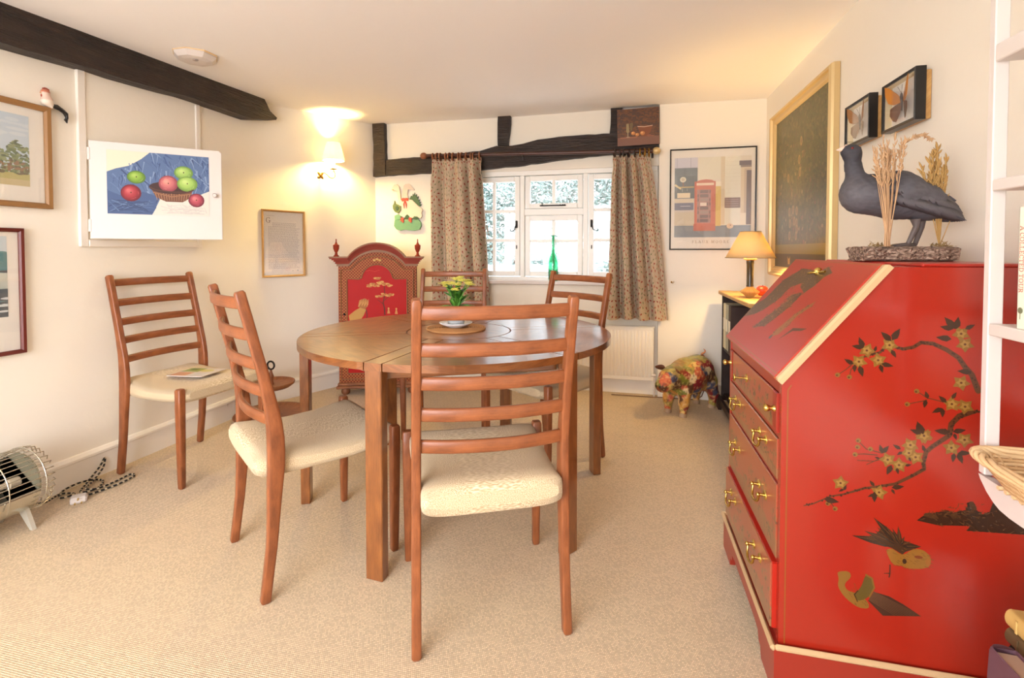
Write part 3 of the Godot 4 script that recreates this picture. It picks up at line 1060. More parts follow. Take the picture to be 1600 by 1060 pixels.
# ---------------------------------------------------------------- table and chairs
const POST := [Vector2(0.0, 0.0), Vector2(0.022, 0.18), Vector2(0.034, 0.38), Vector2(0.038, 0.44), Vector2(0.036, 0.53), Vector2(0.028, 0.594), Vector2(0.016, 0.652), Vector2(0.005, 0.71), Vector2(-0.017, 0.80), Vector2(-0.036, 0.882), Vector2(-0.060, 0.978)]

func post_at(y: float) -> float:
	for i in POST.size() - 1:
		if y <= POST[i + 1].y:
			return lerpf(POST[i].x, POST[i + 1].x, (y - POST[i].y) / (POST[i + 1].y - POST[i].y))
	return POST[POST.size() - 1].x

func make_chair(label: String, at: Vector2, ux: float, ud: float) -> Node3D:
	var t := thing("dining_chair", label, "chair", P(at.x, 0, at.y), facing(ux, ud), "teak ladder back dining chairs")
	# local: x right, y up, forward is -z; the rear feet stand on z = 0
	var st := mb()
	var rings := []
	for q in [[-0.020, 0.180, 0.408, 0.452], [-0.012, 0.194, 0.386, 0.468], [0.004, 0.199, 0.376, 0.474], [0.08, 0.204, 0.370, 0.463], [0.18, 0.213, 0.372, 0.449], [0.28, 0.220, 0.374, 0.449], [0.37, 0.226, 0.380, 0.457], [0.425, 0.229, 0.386, 0.463], [0.445, 0.226, 0.392, 0.459], [0.456, 0.205, 0.404, 0.446]]:
		var ring := []
		var cy: float = (q[2] + q[3]) / 2
		var hy: float = (q[3] - q[2]) / 2
		for k in 40:
			var a := TAU * (k + 0.5) / 40
			var ex := signf(cos(a)) * pow(absf(cos(a)), 0.36)
			var ey := signf(sin(a)) * pow(absf(sin(a)), 0.45)
			var dip: float = -0.008 * (1.0 - ex * ex) if ey > 0 else 0.0
			ring.append(Vector3(ex * q[1], cy + ey * hy + dip, -q[0] - 0.05 * 0.0))
		rings.append(ring)
	loft(st, rings)
	obj("seat", st, M.fabric, t)
	for s in [-1.0, 1.0]:
		st = mb()
		var pts := []
		var sz := []
		for i in 24:
			var y := 0.978 * i / 23.0
			pts.append(Vector3(s * (0.2125 - 0.004 * y), y, -post_at(y)))
			var dep := 0.030 + 0.022 * exp(-pow((y - 0.47) / 0.2, 2.0))
			sz.append(Vector2(0.027, dep if y < 0.5 else lerpf(dep, 0.031, (y - 0.5) / 0.48)))
		sweep(st, pts, sz, Vector3.RIGHT, 5.0, 16, 0.007)
		obj("back_leg", st, M.teak, t)
	for s in [-1.0, 1.0]:
		st = mb()
		sweep(st, [Vector3(s * 0.233, 0, -0.431), Vector3(s * 0.2345, 0.2, -0.432), Vector3(s * 0.236, 0.38, -0.433), Vector3(s * 0.236, 0.464, -0.433)], [Vector2(0.026, 0.026), Vector2(0.031, 0.031), Vector2(0.034, 0.034), Vector2(0.034, 0.034)], Vector3.RIGHT, 5.0, 16, 0.006)
		obj("front_leg", st, M.teak, t)
	for y in [0.941, 0.842, 0.748, 0.659, 0.566]:
		st = mb()
		var pts := []
		var w: float = 0.2105 - 0.004 * y
		for i in 15:
			var u := i / 7.0 - 1.0
			pts.append(Vector3(u * w, y, -post_at(y) + 0.034 * (1.0 - u * u)))
		sweep(st, pts, [Vector2(0.037, 0.017)], Vector3.UP, 3.0, 14, 0.0)
		obj("back_slat", st, M.teak, t)
	return t

func table_and_chairs() -> void:
	var c := P(-0.75, 0, 2.125)
	var t := thing("dining_table", "round teak dining table with six square legs in its rim and radial planks", "table", c)
	var R := 0.69
	var top := 0.73
	var th := 0.026
	var a0 := deg_to_rad(-94.9)
	var flat := Transform3D(Vector3(1, 0, 0), Vector3(0, 0, -1), Vector3(0, 1, 0), Vector3.ZERO)   # (x, d) laid flat
	var w := 0.0325
	var st := mb()
	var disc := []
	for i in 64: disc.append(Vector2.from_angle(TAU * i / 64) * 0.2365)
	slab(st, disc, top - th, top, flat, 0.0025, Rect2(), 0.5)
	obj("centre_disc", st, M.teak_table, t)
	for k in 6:
		var a := a0 + PI / 3 * k
		var u := Vector2.from_angle(a)
		var v := u.orthogonal()
		st = mb()
		var pl := []
		for i in 5:
			var q := lerpf(-w, w, i / 4.0)
			pl.append(u * sqrt(0.241 * 0.241 - q * q) + v * q)
		for i in 5:
			var q := lerpf(w, -w, i / 4.0)
			pl.append(u * sqrt(R * R - q * q) + v * q)
		slab(st, pl, top - th, top, flat, 0.0015, Rect2(), -a)
		obj("table_plank", st, M.teak_table, t)
		# leaf between this plank and the next
		st = mb()
		var gap := w + 0.0048
		var lf := []
		for i in 13:
			var f := lerpf(a + asin(gap / 0.2415), a + PI / 3 - asin(gap / 0.2415), i / 12.0)
			lf.append(Vector2.from_angle(f) * 0.2415)
		for i in 25:
			var f := lerpf(a + PI / 3 - asin(gap / R), a + asin(gap / R), i / 24.0)
			lf.append(Vector2.from_angle(f) * R)
		slab(st, lf, top - th, top, flat, 0.0025, Rect2(), -(a + PI / 6) + PI / 2)
		obj("table_leaf", st, M.teak_table, t)
		st = mb()
		var b := Basis(Vector3(u.x, 0, -u.y), Vector3.UP, Vector3(u.x, 0, -u.y).cross(Vector3.UP))
		box(st, Vector3(u.x, 0, -u.y) * (R - 0.0195) + Vector3(0, (top - 0.001) / 2, 0), Vector3(0.038, top - 0.001, 0.064), 0.003, b)
		obj("leg", st, M.teak_table, t)
		# stretcher rail under the leaf, between neighbouring legs
		var p0 := u * 0.625
		var p1 := Vector2.from_angle(a + PI / 3) * 0.625
		var m := (p0 + p1) / 2
		var e := (p1 - p0)
		st = mb()
		var be := Basis(Vector3(e.x, 0, -e.y).normalized(), Vector3.UP, Vector3(e.x, 0, -e.y).normalized().cross(Vector3.UP))
		box(st, Vector3(m.x, top - th - 0.021, -m.y), Vector3(e.length() - 0.02, 0.04, 0.02), 0.003, be)
		obj("rail", st, M.teak_table, t)
	make_chair("teak ladder-back chair nearest the camera with its back to us", Vector2(-0.35, 1.2755), -0.426, 0.904)
	make_chair("teak ladder-back chair at the table's left, seen from the side", Vector2(-1.2615, 1.393), 0.583, 0.812)
	make_chair("teak ladder-back chair against the left wall with a leaflet on it", Vector2(-2.40, 2.07), 0.997, -0.08)
	make_chair("teak ladder-back chair behind the potted plant before the left curtain", Vector2(-1.118, 3.045), 0.22, -0.9755)
	# right of the window side: rear right foot at (-0.115, 2.60)
	var ang := deg_to_rad(234.0)
	var u2 := Vector2(cos(ang), sin(ang))
	var lat := Vector2(u2.y, -u2.x)
	var rr := Vector2(-0.115, 2.601)
	var mid := rr + lat * 0.2125
	make_chair("teak ladder-back chair in front of the radiator below the green bottle", mid, u2.x, u2.y)

# ---------------------------------------------------------------- the red lacquer bureau
func bail(parent: Node3D, at: Vector3, along: Vector3, out: Vector3) -> void:
	# two rosettes and a swan-neck drop handle
	var st := mb()
	for s in [-1.0, 1.0]:
		var c: Vector3 = at + along * 0.032 * s
		tube(st, [c, c + out * 0.003], [0.013, 0.011], 12)
		tube(st, [c + out * 0.002, c + out * 0.016], [0.004, 0.0045], 8)
		ball(st, c + out * 0.018, Vector3(0.006, 0.006, 0.006), 8, 6)
	var pts := []
	for i in 13:
		var u := i / 6.0 - 1.0
		pts.append(at + out * (0.016 + 0.006 * (1.0 - u * u)) + along * 0.032 * u * (1.0 + 0.18 * (1.0 - u * u)) + Vector3.DOWN * 0.026 * sqrt(maxf(0.0, 1.0 - pow(absf(u), 3.0))))
	tube(st, pts, 0.0034, 7)
	obj("handle", st, M.brass, parent)

func bureau() -> void:
	var o := P(0.67, 0, 1.60)
	var t := thing("bureau", "red lacquer bureau with gilt birds and blossom on its side", "bureau", o)
	var lx := func(x: float) -> float: return x - 0.67
	var L := func(x: float, y: float, d: float) -> Vector3: return P(x - 0.67, y, d - 1.60)
	var lac := mat(Color.WHITE, 0.24, 0.0, bureau_side_print())
	lac.clearcoat_enabled = true; lac.clearcoat = 0.4; lac.clearcoat_roughness = 0.15
	var prof := [Vector2(-0.295, 0.12), Vector2(0.29, 0.12), Vector2(0.29, 1.062), Vector2(-0.07, 1.062), Vector2(-0.295, 0.782)]
	var st := mb()
	slab(st, prof, 0.28, 0.30, Transform3D(), 0.0, Rect2(-0.295, 0.12, 0.585, 0.955))
	obj("side_panel", st, lac, t)
	st = mb()
	slab(st, prof, -0.30, -0.28)
	obj("side_panel", st, M.red, t)
	st = mb()
	box(st, L.call(0.78, 1.052, 1.60), Vector3(0.358, 0.02, 0.558), 0.0)
	obj("top", st, M.red, t)
	st = mb()
	box(st, L.call(0.95, 0.59, 1.60), Vector3(0.016, 0.92, 0.56), 0.0)
	box(st, L.call(0.66, 0.135, 1.60), Vector3(0.56, 0.02, 0.56), 0.0)
	box(st, L.call(0.66, 0.765, 1.60), Vector3(0.56, 0.015, 0.56), 0.0)
	obj("carcass", st, M.red_dark, t)
	st = mb()
	box(st, L.call(0.80, 1.0655, 1.60), Vector3(0.25, 0.009, 0.56), 0.003)
	obj("raised_top_board", st, M.red, t)
	# sloping fall
	var fall := mat(Color.WHITE, 0.2, 0.0, bureau_fall_print())
	fall.roughness = 0.3
	var sl := Vector3(0.627, 0.779, 0)
	var nn := Vector3(-0.779, 0.627, 0)
	var xf := Transform3D(Vector3(0, 0, -1), sl, nn, L.call(0.375, 0.782, 0.0))
	st = mb()
	slab(st, [Vector2(1.312, -0.008), Vector2(1.91, -0.008), Vector2(1.91, 0.361), Vector2(1.312, 0.361)], -0.004, 0.014, xf, 0.003, Rect2(1.29, 0.0, 0.62, 0.359))
	var fo := obj("fall_front", st, fall, t)
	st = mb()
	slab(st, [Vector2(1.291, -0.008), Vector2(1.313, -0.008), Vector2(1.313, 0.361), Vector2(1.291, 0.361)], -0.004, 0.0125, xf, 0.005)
	obj("gilt_highlight", st, M.gilt_highlight, fo)  # lipped lid edge: worn gilt with its gloss highlight painted in
	st = mb()
	ball(st, xf * Vector3(1.615, 0.315, 0.016), Vector3(0.013, 0.013, 0.006), 10, 6)
	tube(st, [xf * Vector3(1.60, 0.315, 0.018), xf * Vector3(1.60, 0.30, 0.03), xf * Vector3(1.625, 0.295, 0.032), xf * Vector3(1.63, 0.315, 0.018)], 0.003, 6)
	tube(st, [xf * Vector3(1.57, 0.318, 0.016), xf * Vector3(1.60, 0.312, 0.018), xf * Vector3(1.64, 0.32, 0.016)], 0.0035, 6)
	obj("lock_plate", st, M.brass, fo)
	# drawers
	var out := Vector3(-1, 0, 0)
	var along := Vector3(0, 0, -1)
	var dx := func(px: float) -> Transform3D: return Transform3D(Vector3(0, 0, -1), Vector3.UP, Vector3(-1, 0, 0), L.call(px, 0, 0))
	st = mb()
	for y in [[0.12, 0.145], [0.314, 0.323], [0.514, 0.524], [0.630, 0.642], [0.745, 0.782]]:
		slab(st, [Vector2(1.318, y[0]), Vector2(1.882, y[0]), Vector2(1.882, y[1]), Vector2(1.318, y[1])], -0.02, 0.0, dx.call(0.377))
	obj("front_rail", st, M.red_dark, t)
	var rows := [[0.145, 0.314, 0.014, 5, 0.25], [0.323, 0.514, 0.003, 9, 0.425], [0.524, 0.630, 0.003, 13, 0.577]]
	for q in rows:
		var m := mat(Color.WHITE, 0.28, 0.0, drawer_print(q[3], 620, 200))
		m.clearcoat_enabled = true; m.clearcoat = 0.35; m.clearcoat_roughness = 0.2
		st = mb()
		slab(st, [Vector2(1.322, q[0] + 0.002), Vector2(1.878, q[0] + 0.002), Vector2(1.878, q[1] - 0.002), Vector2(1.322, q[1] - 0.002)], 0.0, 0.002 + q[2], dx.call(0.377), 0.0015, Rect2(1.322, q[0], 0.556, q[1] - q[0]))
		var dr := obj("drawer", st, m, t)
		if q[2] > 0.01:
			st = mb()
			box(st, L.call(0.371, q[1] - 0.0018, 1.60), Vector3(0.012, 0.0036, 0.556), 0.0)
			box(st, L.call(0.371, (q[0] + q[1]) / 2, 1.3212), Vector3(0.012, q[1] - q[0] - 0.004, 0.0036), 0.0)
			obj("red_edge", st, M.red, dr)
		for d in [1.45, 1.755]: bail(dr, L.call(0.375 - q[2], q[4] + 0.013, d), along, out)
	var m1 := mat(Color.WHITE, 0.28, 0.0, drawer_print(31, 500, 110))
	st = mb()
	slab(st, [Vector2(1.362, 0.644), Vector2(1.838, 0.644), Vector2(1.838, 0.743), Vector2(1.362, 0.743)], 0.0, 0.005, dx.call(0.377), 0.0015, Rect2(1.362, 0.644, 0.476, 0.1))
	var d1 := obj("drawer", st, m1, t)
	st = mb()
	var kc: Vector3 = L.call(0.372, 0.70, 1.64)
	tube(st, [kc, kc + out * 0.003], [0.014, 0.012], 12)
	tube(st, [kc, kc + out * 0.034], [0.003, 0.003], 7)
	ball(st, kc + out * 0.036, Vector3(0.004, 0.012, 0.010), 8, 6)
	obj("key", st, M.brass, d1)
	for d in [1.340, 1.860]:
		st = mb()
		slab(st, [Vector2(d - 0.018, 0.644), Vector2(d + 0.018, 0.644), Vector2(d + 0.018, 0.743), Vector2(d - 0.018, 0.743)], 0.0, 0.007, dx.call(0.377), 0.002)
		var lo := obj("loper", st, M.red_dark, t)
		st = mb()
		var kk: Vector3 = L.call(0.370, 0.70, d)
		tube(st, [kk, kk + out * 0.008, kk + out * 0.014, kk + out * 0.022, kk + out * 0.026], [0.009, 0.005, 0.008, 0.010, 0.005], 12)
		obj("knob", st, M.brass, lo)
	# plinth with bracket feet and a worn gilt moulding
	st = mb()
	slab(st, [Vector2(1.286, 0.0), Vector2(1.40, 0.0), Vector2(1.408, 0.028), Vector2(1.425, 0.03), Vector2(1.435, 0.052), Vector2(1.47, 0.058), Vector2(1.73, 0.058), Vector2(1.765, 0.052), Vector2(1.775, 0.03), Vector2(1.792, 0.028), Vector2(1.80, 0.0), Vector2(1.914, 0.0), Vector2(1.914, 0.12), Vector2(1.286, 0.12)], -0.018, 0.0, dx.call(0.362))
	for z in [0.313, -0.313]:
		slab(st, [Vector2(-0.29, 0.0), Vector2(-0.2, 0.0), Vector2(-0.19, 0.028), Vector2(-0.17, 0.032), Vector2(-0.155, 0.058), Vector2(0.15, 0.058), Vector2(0.17, 0.032), Vector2(0.19, 0.0), Vector2(0.285, 0.0), Vector2(0.285, 0.12), Vector2(-0.29, 0.12)], z - 0.018 * signf(z), z)
	obj("plinth", st, M.red_dark, t)
	st = mb()
	box(st, L.call(0.360, 0.121, 1.60), Vector3(0.014, 0.016, 0.64), 0.006)
	box(st, L.call(0.655, 0.1213, 1.288), Vector3(0.585, 0.016, 0.014), 0.006)
	box(st, L.call(0.655, 0.121, 1.912), Vector3(0.60, 0.016, 0.014), 0.006)
	obj("gilt_moulding", st, M.gilt_highlight, t)

# ---------------------------------------------------------------- red corner cabinet
func lattice_print() -> ImageTexture:
	var c := Canvas.new(128, 128, rgb(124, 46, 28))
	for k in range(-4, 9):
		var x := k * 32.0
		c.line([Vector2(x, -4), Vector2(x + 136, 132)], 4, 4, rgb(196, 132, 66))
		c.line([Vector2(x, 132), Vector2(x + 136, -4)], 4, 4, rgb(196, 132, 66))
	return c.tex()

func cabinet_panel_print() -> ImageTexture:
	var c := Canvas.new(480, 900, rgb(172, 20, 18))
	var r := rng(19)
	var g := rgb(206, 156, 88)
	var b := rgb(96, 44, 30)
	# pine with flat cloud-like pads
	c.line([V(300, 420), V(296, 360), V(286, 320), V(300, 250), V(296, 180)], 12, 5, b)
	c.line([V(296, 300), V(340, 262)], 6, 3, b)
	c.line([V(290, 330), V(240, 292)], 6, 3, b)
	for q in [[240, 118], [200, 168], [262, 150], [310, 166], [340, 176], [180, 180], [230, 176], [262, 262], [300, 250], [330, 262], [350, 250], [250, 270], [278, 158]]:
		for i in 7:
			c.ell(q[0] + r.randf_range(-18, 18), q[1] + r.randf_range(-7, 7), r.randf_range(10, 18), r.randf_range(5, 8), g if i % 2 else rgb(176, 112, 60), r.randf_range(-0.2, 0.2))
	# rock, hut and small figures
	c.poly([V(20, 470), V(10, 420), V(60, 380), V(110, 350), V(150, 372), V(130, 420), V(90, 480), V(30, 500)], rgb(186, 140, 74))
	c.poly([V(84, 350), V(96, 296), V(140, 280), V(170, 300), V(160, 348), V(140, 370)], rgb(160, 104, 58))
	for i in 16: c.line([V(90 + i * 5, 350 - (i * 7) % 30), V(96 + i * 5, 300 - (i * 5) % 20)], 3, 1, rgb(214, 160, 90))
	c.line([V(150, 372), V(158, 430), V(140, 470)], 8, 6, b)
	for q in [[330, 392], [392, 396]]:
		c.ell(q[0], q[1] - 26, 7, 8, g)
		c.poly([V(q[0] - 12, q[1] + 16), V(q[0] - 5, q[1] - 18), V(q[0] + 5, q[1] - 18), V(q[0] + 12, q[1] + 16)], rgb(196, 140, 80))
	c.line([V(150, 60), V(180, 52), V(220, 62), V(260, 50)], 3, 2, rgb(206, 80, 50))
	for i in 40:
		var p := Vector2(r.randf() * 460 + 10, 520 + r.randf() * 340)
		c.line([p, p + Vector2(r.randf_range(-40, 40), r.randf_range(-8, 8))], 5, 2, [g, b, rgb(160, 100, 56)][r.randi() % 3])
	return c.tex()

func arch(x0: float, x1: float, y: float, rise: float, n := 18) -> Array:
	# circular arc from (x1, y) up over to (x0, y)
	var c := (x1 - x0) / 2
	var m := (x0 + x1) / 2
	var R := (c * c + rise * rise) / (2 * rise)
	var a := asin(clampf(c / R, -1, 1))
	if rise > c: a = PI - a
	var pts := []
	for i in n + 1:
		var f := lerpf(a, -a, float(i) / n)
		pts.append(Vector2(m + R * sin(f), y + rise - R + R * cos(f)))
	return pts

func corner_cabinet() -> void:
	var t := thing("corner_cabinet", "red lacquered corner cabinet with an arched top and gilt pine", "cabinet", P(-1.838, 0, 3.355), onwall(0.322, -0.947))
	var lat := mat(Color.WHITE, 0.55, 0.0, lattice_print(), Vector3(11, 11, 1))
	lat.metallic_specular = 0.35
	M.cab_red = mat(rgb(140, 52, 30), 0.55)
	M.cab_red.metallic_specular = 0.3
	var st := mb()
	foot(st, [Vector2(-0.29, -0.0), Vector2(0.29, -0.0), Vector2(0.29, 0.06), Vector2(0.06, 0.33), Vector2(-0.06, 0.33), Vector2(-0.29, 0.06)], 0.06, 1.02)
	obj("body", st, M.cab_red, t)
	st = mb()
	var outline := [Vector2(-0.29, 0.08), Vector2(0.29, 0.08), Vector2(0.29, 1.02)] + arch(-0.21, 0.21, 1.02, 0.105) + [Vector2(-0.29, 1.02)]
	slab(st, outline, -0.02, 0.004, Transform3D(), 0.0)
	obj("front_frame", st, lat, t)
	# arched door with a raised red painted panel
	st = mb()
	var dl := [Vector2(-0.268, 0.125), Vector2(0.268, 0.125), Vector2(0.268, 0.955)] + arch(-0.195, 0.195, 0.955, 0.105) + [Vector2(-0.268, 0.955)]
	slab(st, dl, 0.002, 0.014, Transform3D(), 0.003)
	var door := obj("door", st, lat, t)
	st = mb()
	var pl := [Vector2(-0.222, 0.17), Vector2(0.222, 0.17), Vector2(0.222, 0.885), Vector2(0.135, 0.885)] + arch(-0.115, 0.115, 0.895, 0.10) + [Vector2(-0.135, 0.885), Vector2(-0.222, 0.885)]
	slab(st, pl, 0.012, 0.019, Transform3D(), 0.003, Rect2(-0.222, 0.165, 0.444, 0.835))
	var pm := mat(Color.WHITE, 0.5, 0.0, cabinet_panel_print())
	pm.metallic_specular = 0.3
	obj("painted_panel", st, pm, door)
	st = mb()
	for line in [[pl, 0.020, 0.0045], [dl, 0.014, 0.004]]:
		var pts := []
		var src: Array = line[0]
		for i in src.size() + 1: pts.append(Vector3(src[i % src.size()].x, src[i % src.size()].y, line[1]))
		tube(st, pts, line[2], 6)
	# the short flat rail across the lower door
	box(st, Vector3(0, 0.31, 0.021), Vector3(0.44, 0.012, 0.006), 0.002)
	obj("gilt_bead", st, M.gilt_brown, door)
	for y in [0.56, 0.62]:
		st = mb()
		ball(st, Vector3(-0.245, y, 0.018), Vector3(0.008, 0.010, 0.006), 8, 6)
		obj("keyhole", st, M.iron, door)
	# gilt motif over the arch
	st = mb()
	for q in [[-0.02, 0.0], [0.0, 0.008], [0.02, 0.0]]: ball(st, Vector3(q[0], 1.028 + q[1], 0.015), Vector3(0.012, 0.009, 0.004), 8, 6)
	obj("gilt_crest", st, mat(rgb(206, 164, 96), 0.5), door)
	# cornice: stepped moulding that follows the arch
	var steps := [[-0.030, -0.012, 0.012, 0.300], [-0.012, 0.004, 0.020, 0.308], [0.004, 0.016, 0.030, 0.318], [0.016, 0.026, 0.042, 0.330], [0.026, 0.034, 0.054, 0.342], [0.034, 0.044, 0.058, 0.346]]
	for k in steps.size():
		var s: Array = steps[k]
		st = mb()
		var hi: float = 1.012 + s[1]
		var lo: float = 1.012 + s[0]
		var ar := arch(-0.21, 0.21, 0.0, 0.107)
		var band := []
		band.append(Vector2(s[3], lo)); band.append(Vector2(s[3], hi))
		for p in ar: band.append(Vector2(p.x, p.y + hi))
		band.append(Vector2(-s[3], hi)); band.append(Vector2(-s[3], lo))
		for i in ar.size(): band.append(Vector2(ar[ar.size() - 1 - i].x, ar[ar.size() - 1 - i].y + lo))
		slab(st, band, -0.03 if k < 5 else -0.05, s[2], Transform3D(), 0.0)
		obj("cornice", st, M.gilt_brown if k == 5 or k == 0 else M.cab_red, t)
	for x in [-0.302, 0.302]:
		st = mb()
		lathe(st, [Vector2(0.02, 0), Vector2(0.021, 0.006), Vector2(0.012, 0.012), Vector2(0.008, 0.03), Vector2(0.012, 0.036), Vector2(0.021, 0.058), Vector2(0.0225, 0.08), Vector2(0.022, 0.087), Vector2(0.012, 0.092), Vector2(0.006, 0.104), Vector2(0.0035, 0.118), Vector2(0.005, 0.126), Vector2(0.001, 0.134)], 18, Vector3(x, 1.056, 0.01))
		obj("finial", st, M.cab_red, t)
	st = mb()
	box(st, Vector3(0, 0.062, 0.0), Vector3(0.62, 0.022, 0.05), 0.006)
	box(st, Vector3(0, 0.085, 0.002), Vector3(0.60, 0.022, 0.035), 0.006)
	obj("base_moulding", st, M.tray, t)
	for x in [-0.25, 0.25]:
		st = mb()
		lathe(st, [Vector2(0.02, 0), Vector2(0.032, 0.012), Vector2(0.034, 0.028), Vector2(0.024, 0.052)], 16, Vector3(x, 0, -0.03))
		obj("foot", st, M.tray, t)

# ---------------------------------------------------------------- dark bookcase under the lamp
func side_cabinet_and_lamp() -> void:
	var t := thing("bookcase", "dark low bookcase with a pale wooden top under the table lamp", "bookcase", P(0.80, 0, 3.2))
	var st := mb()
	for z in [-0.40, 0.43]: box(st, Vector3(0.01, 0.43, z), Vector3(0.31, 0.74, 0.02))
	box(st, Vector3(0.155, 0.43, 0.015), Vector3(0.012, 0.74, 0.82))
	for y in [0.10, 0.42]: box(st, Vector3(0.01, y, 0.015), Vector3(0.29, 0.02, 0.82))
	obj("carcass", st, M.dark, t)
	st = mb()
	slab(st, [Vector2(-0.44, 0.0), Vector2(-0.36, 0.0), Vector2(-0.34, 0.05), Vector2(0.38, 0.05), Vector2(0.40, 0.0), Vector2(0.455, 0.0), Vector2(0.44, 0.09), Vector2(-0.425, 0.09)], 0.0, 0.02, Transform3D(Vector3(0, 0, 1), Vector3.UP, Vector3(-1, 0, 0), Vector3(-0.150, 0, 0)), 0.002)
	obj("plinth", st, M.dark, t)
	st = mb()
	box(st, Vector3(0.0, 0.81, 0.015), Vector3(0.335, 0.024, 0.87), 0.004)
	obj("top", st, M.pine, t)
	var names := ["cream box file at the far end of the dark bookcase", "grey green box file beside the cream one in the bookcase", "dark ledger in the shade of the bookcase"]
	var cols := [rgb(214, 204, 172), rgb(160, 160, 140), rgb(60, 42, 36)]
	for k in 3:
		var b := thing("box_file", names[k], "file", P(0.78, 0.431, 3.548 - 0.085 * k), Basis(), "files in the dark bookcase")
		st = mb()
		box(st, Vector3(0, 0.155, 0), Vector3(0.24, 0.31, 0.074), 0.004)
		obj("case", st, mat(cols[k], 0.7), b)
		st = mb()
		box(st, Vector3(-0.1215, 0.17, 0), Vector3(0.002, 0.08, 0.05), 0.0)
		obj("spine_label", st, mat(rgb(236, 228, 206), 0.7), b)
	# table lamp
	var l := thing("table_lamp", "lit table lamp with a tapered parchment shade and dark column", "lamp", P(0.722, 0.822, 3.13))
	st = mb()
	lathe(st, [Vector2(0.018, 0), Vector2(0.024, 0.006), Vector2(0.028, 0.012), Vector2(0.05, 0.028), Vector2(0.054, 0.034), Vector2(0.05, 0.04), Vector2(0.022, 0.058), Vector2(0.020, 0.064)], 28)
	obj("base", st, M.pine, l)
	st = mb()
	lathe(st, [Vector2(0.0195, 0.06), Vector2(0.0205, 0.07), Vector2(0.019, 0.075), Vector2(0.0195, 0.20), Vector2(0.021, 0.205), Vector2(0.0205, 0.222)], 24)
	obj("column", st, mat(rgb(52, 46, 36), 0.25), l)
	st = mb()
	lathe(st, [Vector2(0.021, 0.22), Vector2(0.037, 0.226), Vector2(0.036, 0.230), Vector2(0.014, 0.246), Vector2(0.012, 0.275)], 24)
	obj("collar", st, M.pine, l)
	st = mb()
	ball(st, Vector3(0, 0.315, 0), Vector3(0.024, 0.034, 0.024), 14, 10)
	var glow := mat(rgb(255, 240, 200), 0.5)
	glow.emission_enabled = true; glow.emission = rgb(255, 214, 140); glow.emission_energy_multiplier = 6.0
	obj("lamp_bulb", st, glow, l)
	st = mb()
	var sh := []
	for q in [[0.137, 0.235], [0.056, 0.392], [0.0545, 0.392], [0.1355, 0.235]]: sh.append(Vector2(q[0], q[1]))
	sh.append(sh[0])
	lathe(st, sh, 48, Vector3.ZERO, false)
	var parch := mat(rgb(222, 200, 150), 0.8)
	parch.backlight_enabled = true; parch.backlight = Color(0.60, 0.52, 0.32)
	var shade := obj("lamp_shade", st, parch, l)
	st = mb()
	for q in [[0.1372, 0.236], [0.0562, 0.391]]:
		var ring := []
		for i in 49: ring.append(Vector3(q[0] * cos(TAU * i / 48), q[1], q[0] * sin(TAU * i / 48)))
		tube(st, ring, 0.002, 6)
	obj("shade_trim", st, mat(rgb(150, 116, 66), 0.7), shade)
	var om := OmniLight3D.new()
	om.name = "table_lamp_light"
	om.position = P(0.722, 0.822 + 0.315, 3.13)
	om.light_color = rgb(255, 214, 140)
	om.light_energy = 0.5
	om.light_size = 0.03
	om.omni_range = 8.0
	om.omni_attenuation = 2.0
	om.shadow_enabled = true
	add_child(om)
	var a := thing("apple", "small round red apple ornament beside the table lamp", "ornament", P(0.825, 0.822, 3.27))
	st = mb()
	lathe(st, [Vector2(0.004, 0.004), Vector2(0.018, 0.0), Vector2(0.032, 0.014), Vector2(0.036, 0.032), Vector2(0.031, 0.05), Vector2(0.018, 0.06), Vector2(0.004, 0.054)], 24)
	obj("fruit", st, mat(rgb(190, 48, 28), 0.3), a)
	st = mb()
	tube(st, [Vector3(0, 0.052, 0), Vector3(0.003, 0.066, 0.002)], 0.0018, 6)
	obj("stalk", st, M.dark, a)

# ---------------------------------------------------------------- curtains, pole, radiator
func curtain_print() -> ImageTexture:
	var c := Canvas.new(512, 512, rgb(188, 166, 140))
	var r := rng(3)
	for i in 14000:
		var k := r.randf_range(-0.05, 0.05)
		c.rect(r.randi() % 512, r.randi() % 512, 1 + r.randi() % 3, 1, Color(0.735 + k, 0.645 + k, 0.54 + k))
	var placed := []
	for tries in 1800:
		var p := Vector2(r.randf() * 512, r.randf() * 512)
		var ok := true
		for q in placed:
			var dd: Vector2 = (p - q).abs()
			dd = dd.min(Vector2(512, 512) - dd)
			if dd.length() < 28.0:
				ok = false
				break
		if not ok: continue
		placed.append(p)
		var a := r.randf() * TAU
		var kind := r.randi() % 5
		for ox in [-512, 0, 512]:
			for oy in [-512, 0, 512]:
				var o := p + Vector2(ox, oy)
				if o.x < -50 or o.y < -50 or o.x > 562 or o.y > 562: continue
				var u := Vector2.from_angle(a)
				c.line([o + u * 10, o + u * 24 + u.orthogonal() * 9, o + u * 30 + u.orthogonal() * 20], 2, 1, rgb(150, 138, 100))
				if kind < 3:
					c.leaf(o - u * 13, o + u * 13, 0.24, rgb(146, 56, 40) if kind < 2 else rgb(168, 92, 60))
				else:
					c.leaf(o - u * 12, o + u * 12, 0.2, rgb(104, 112, 72))
	return c.tex()

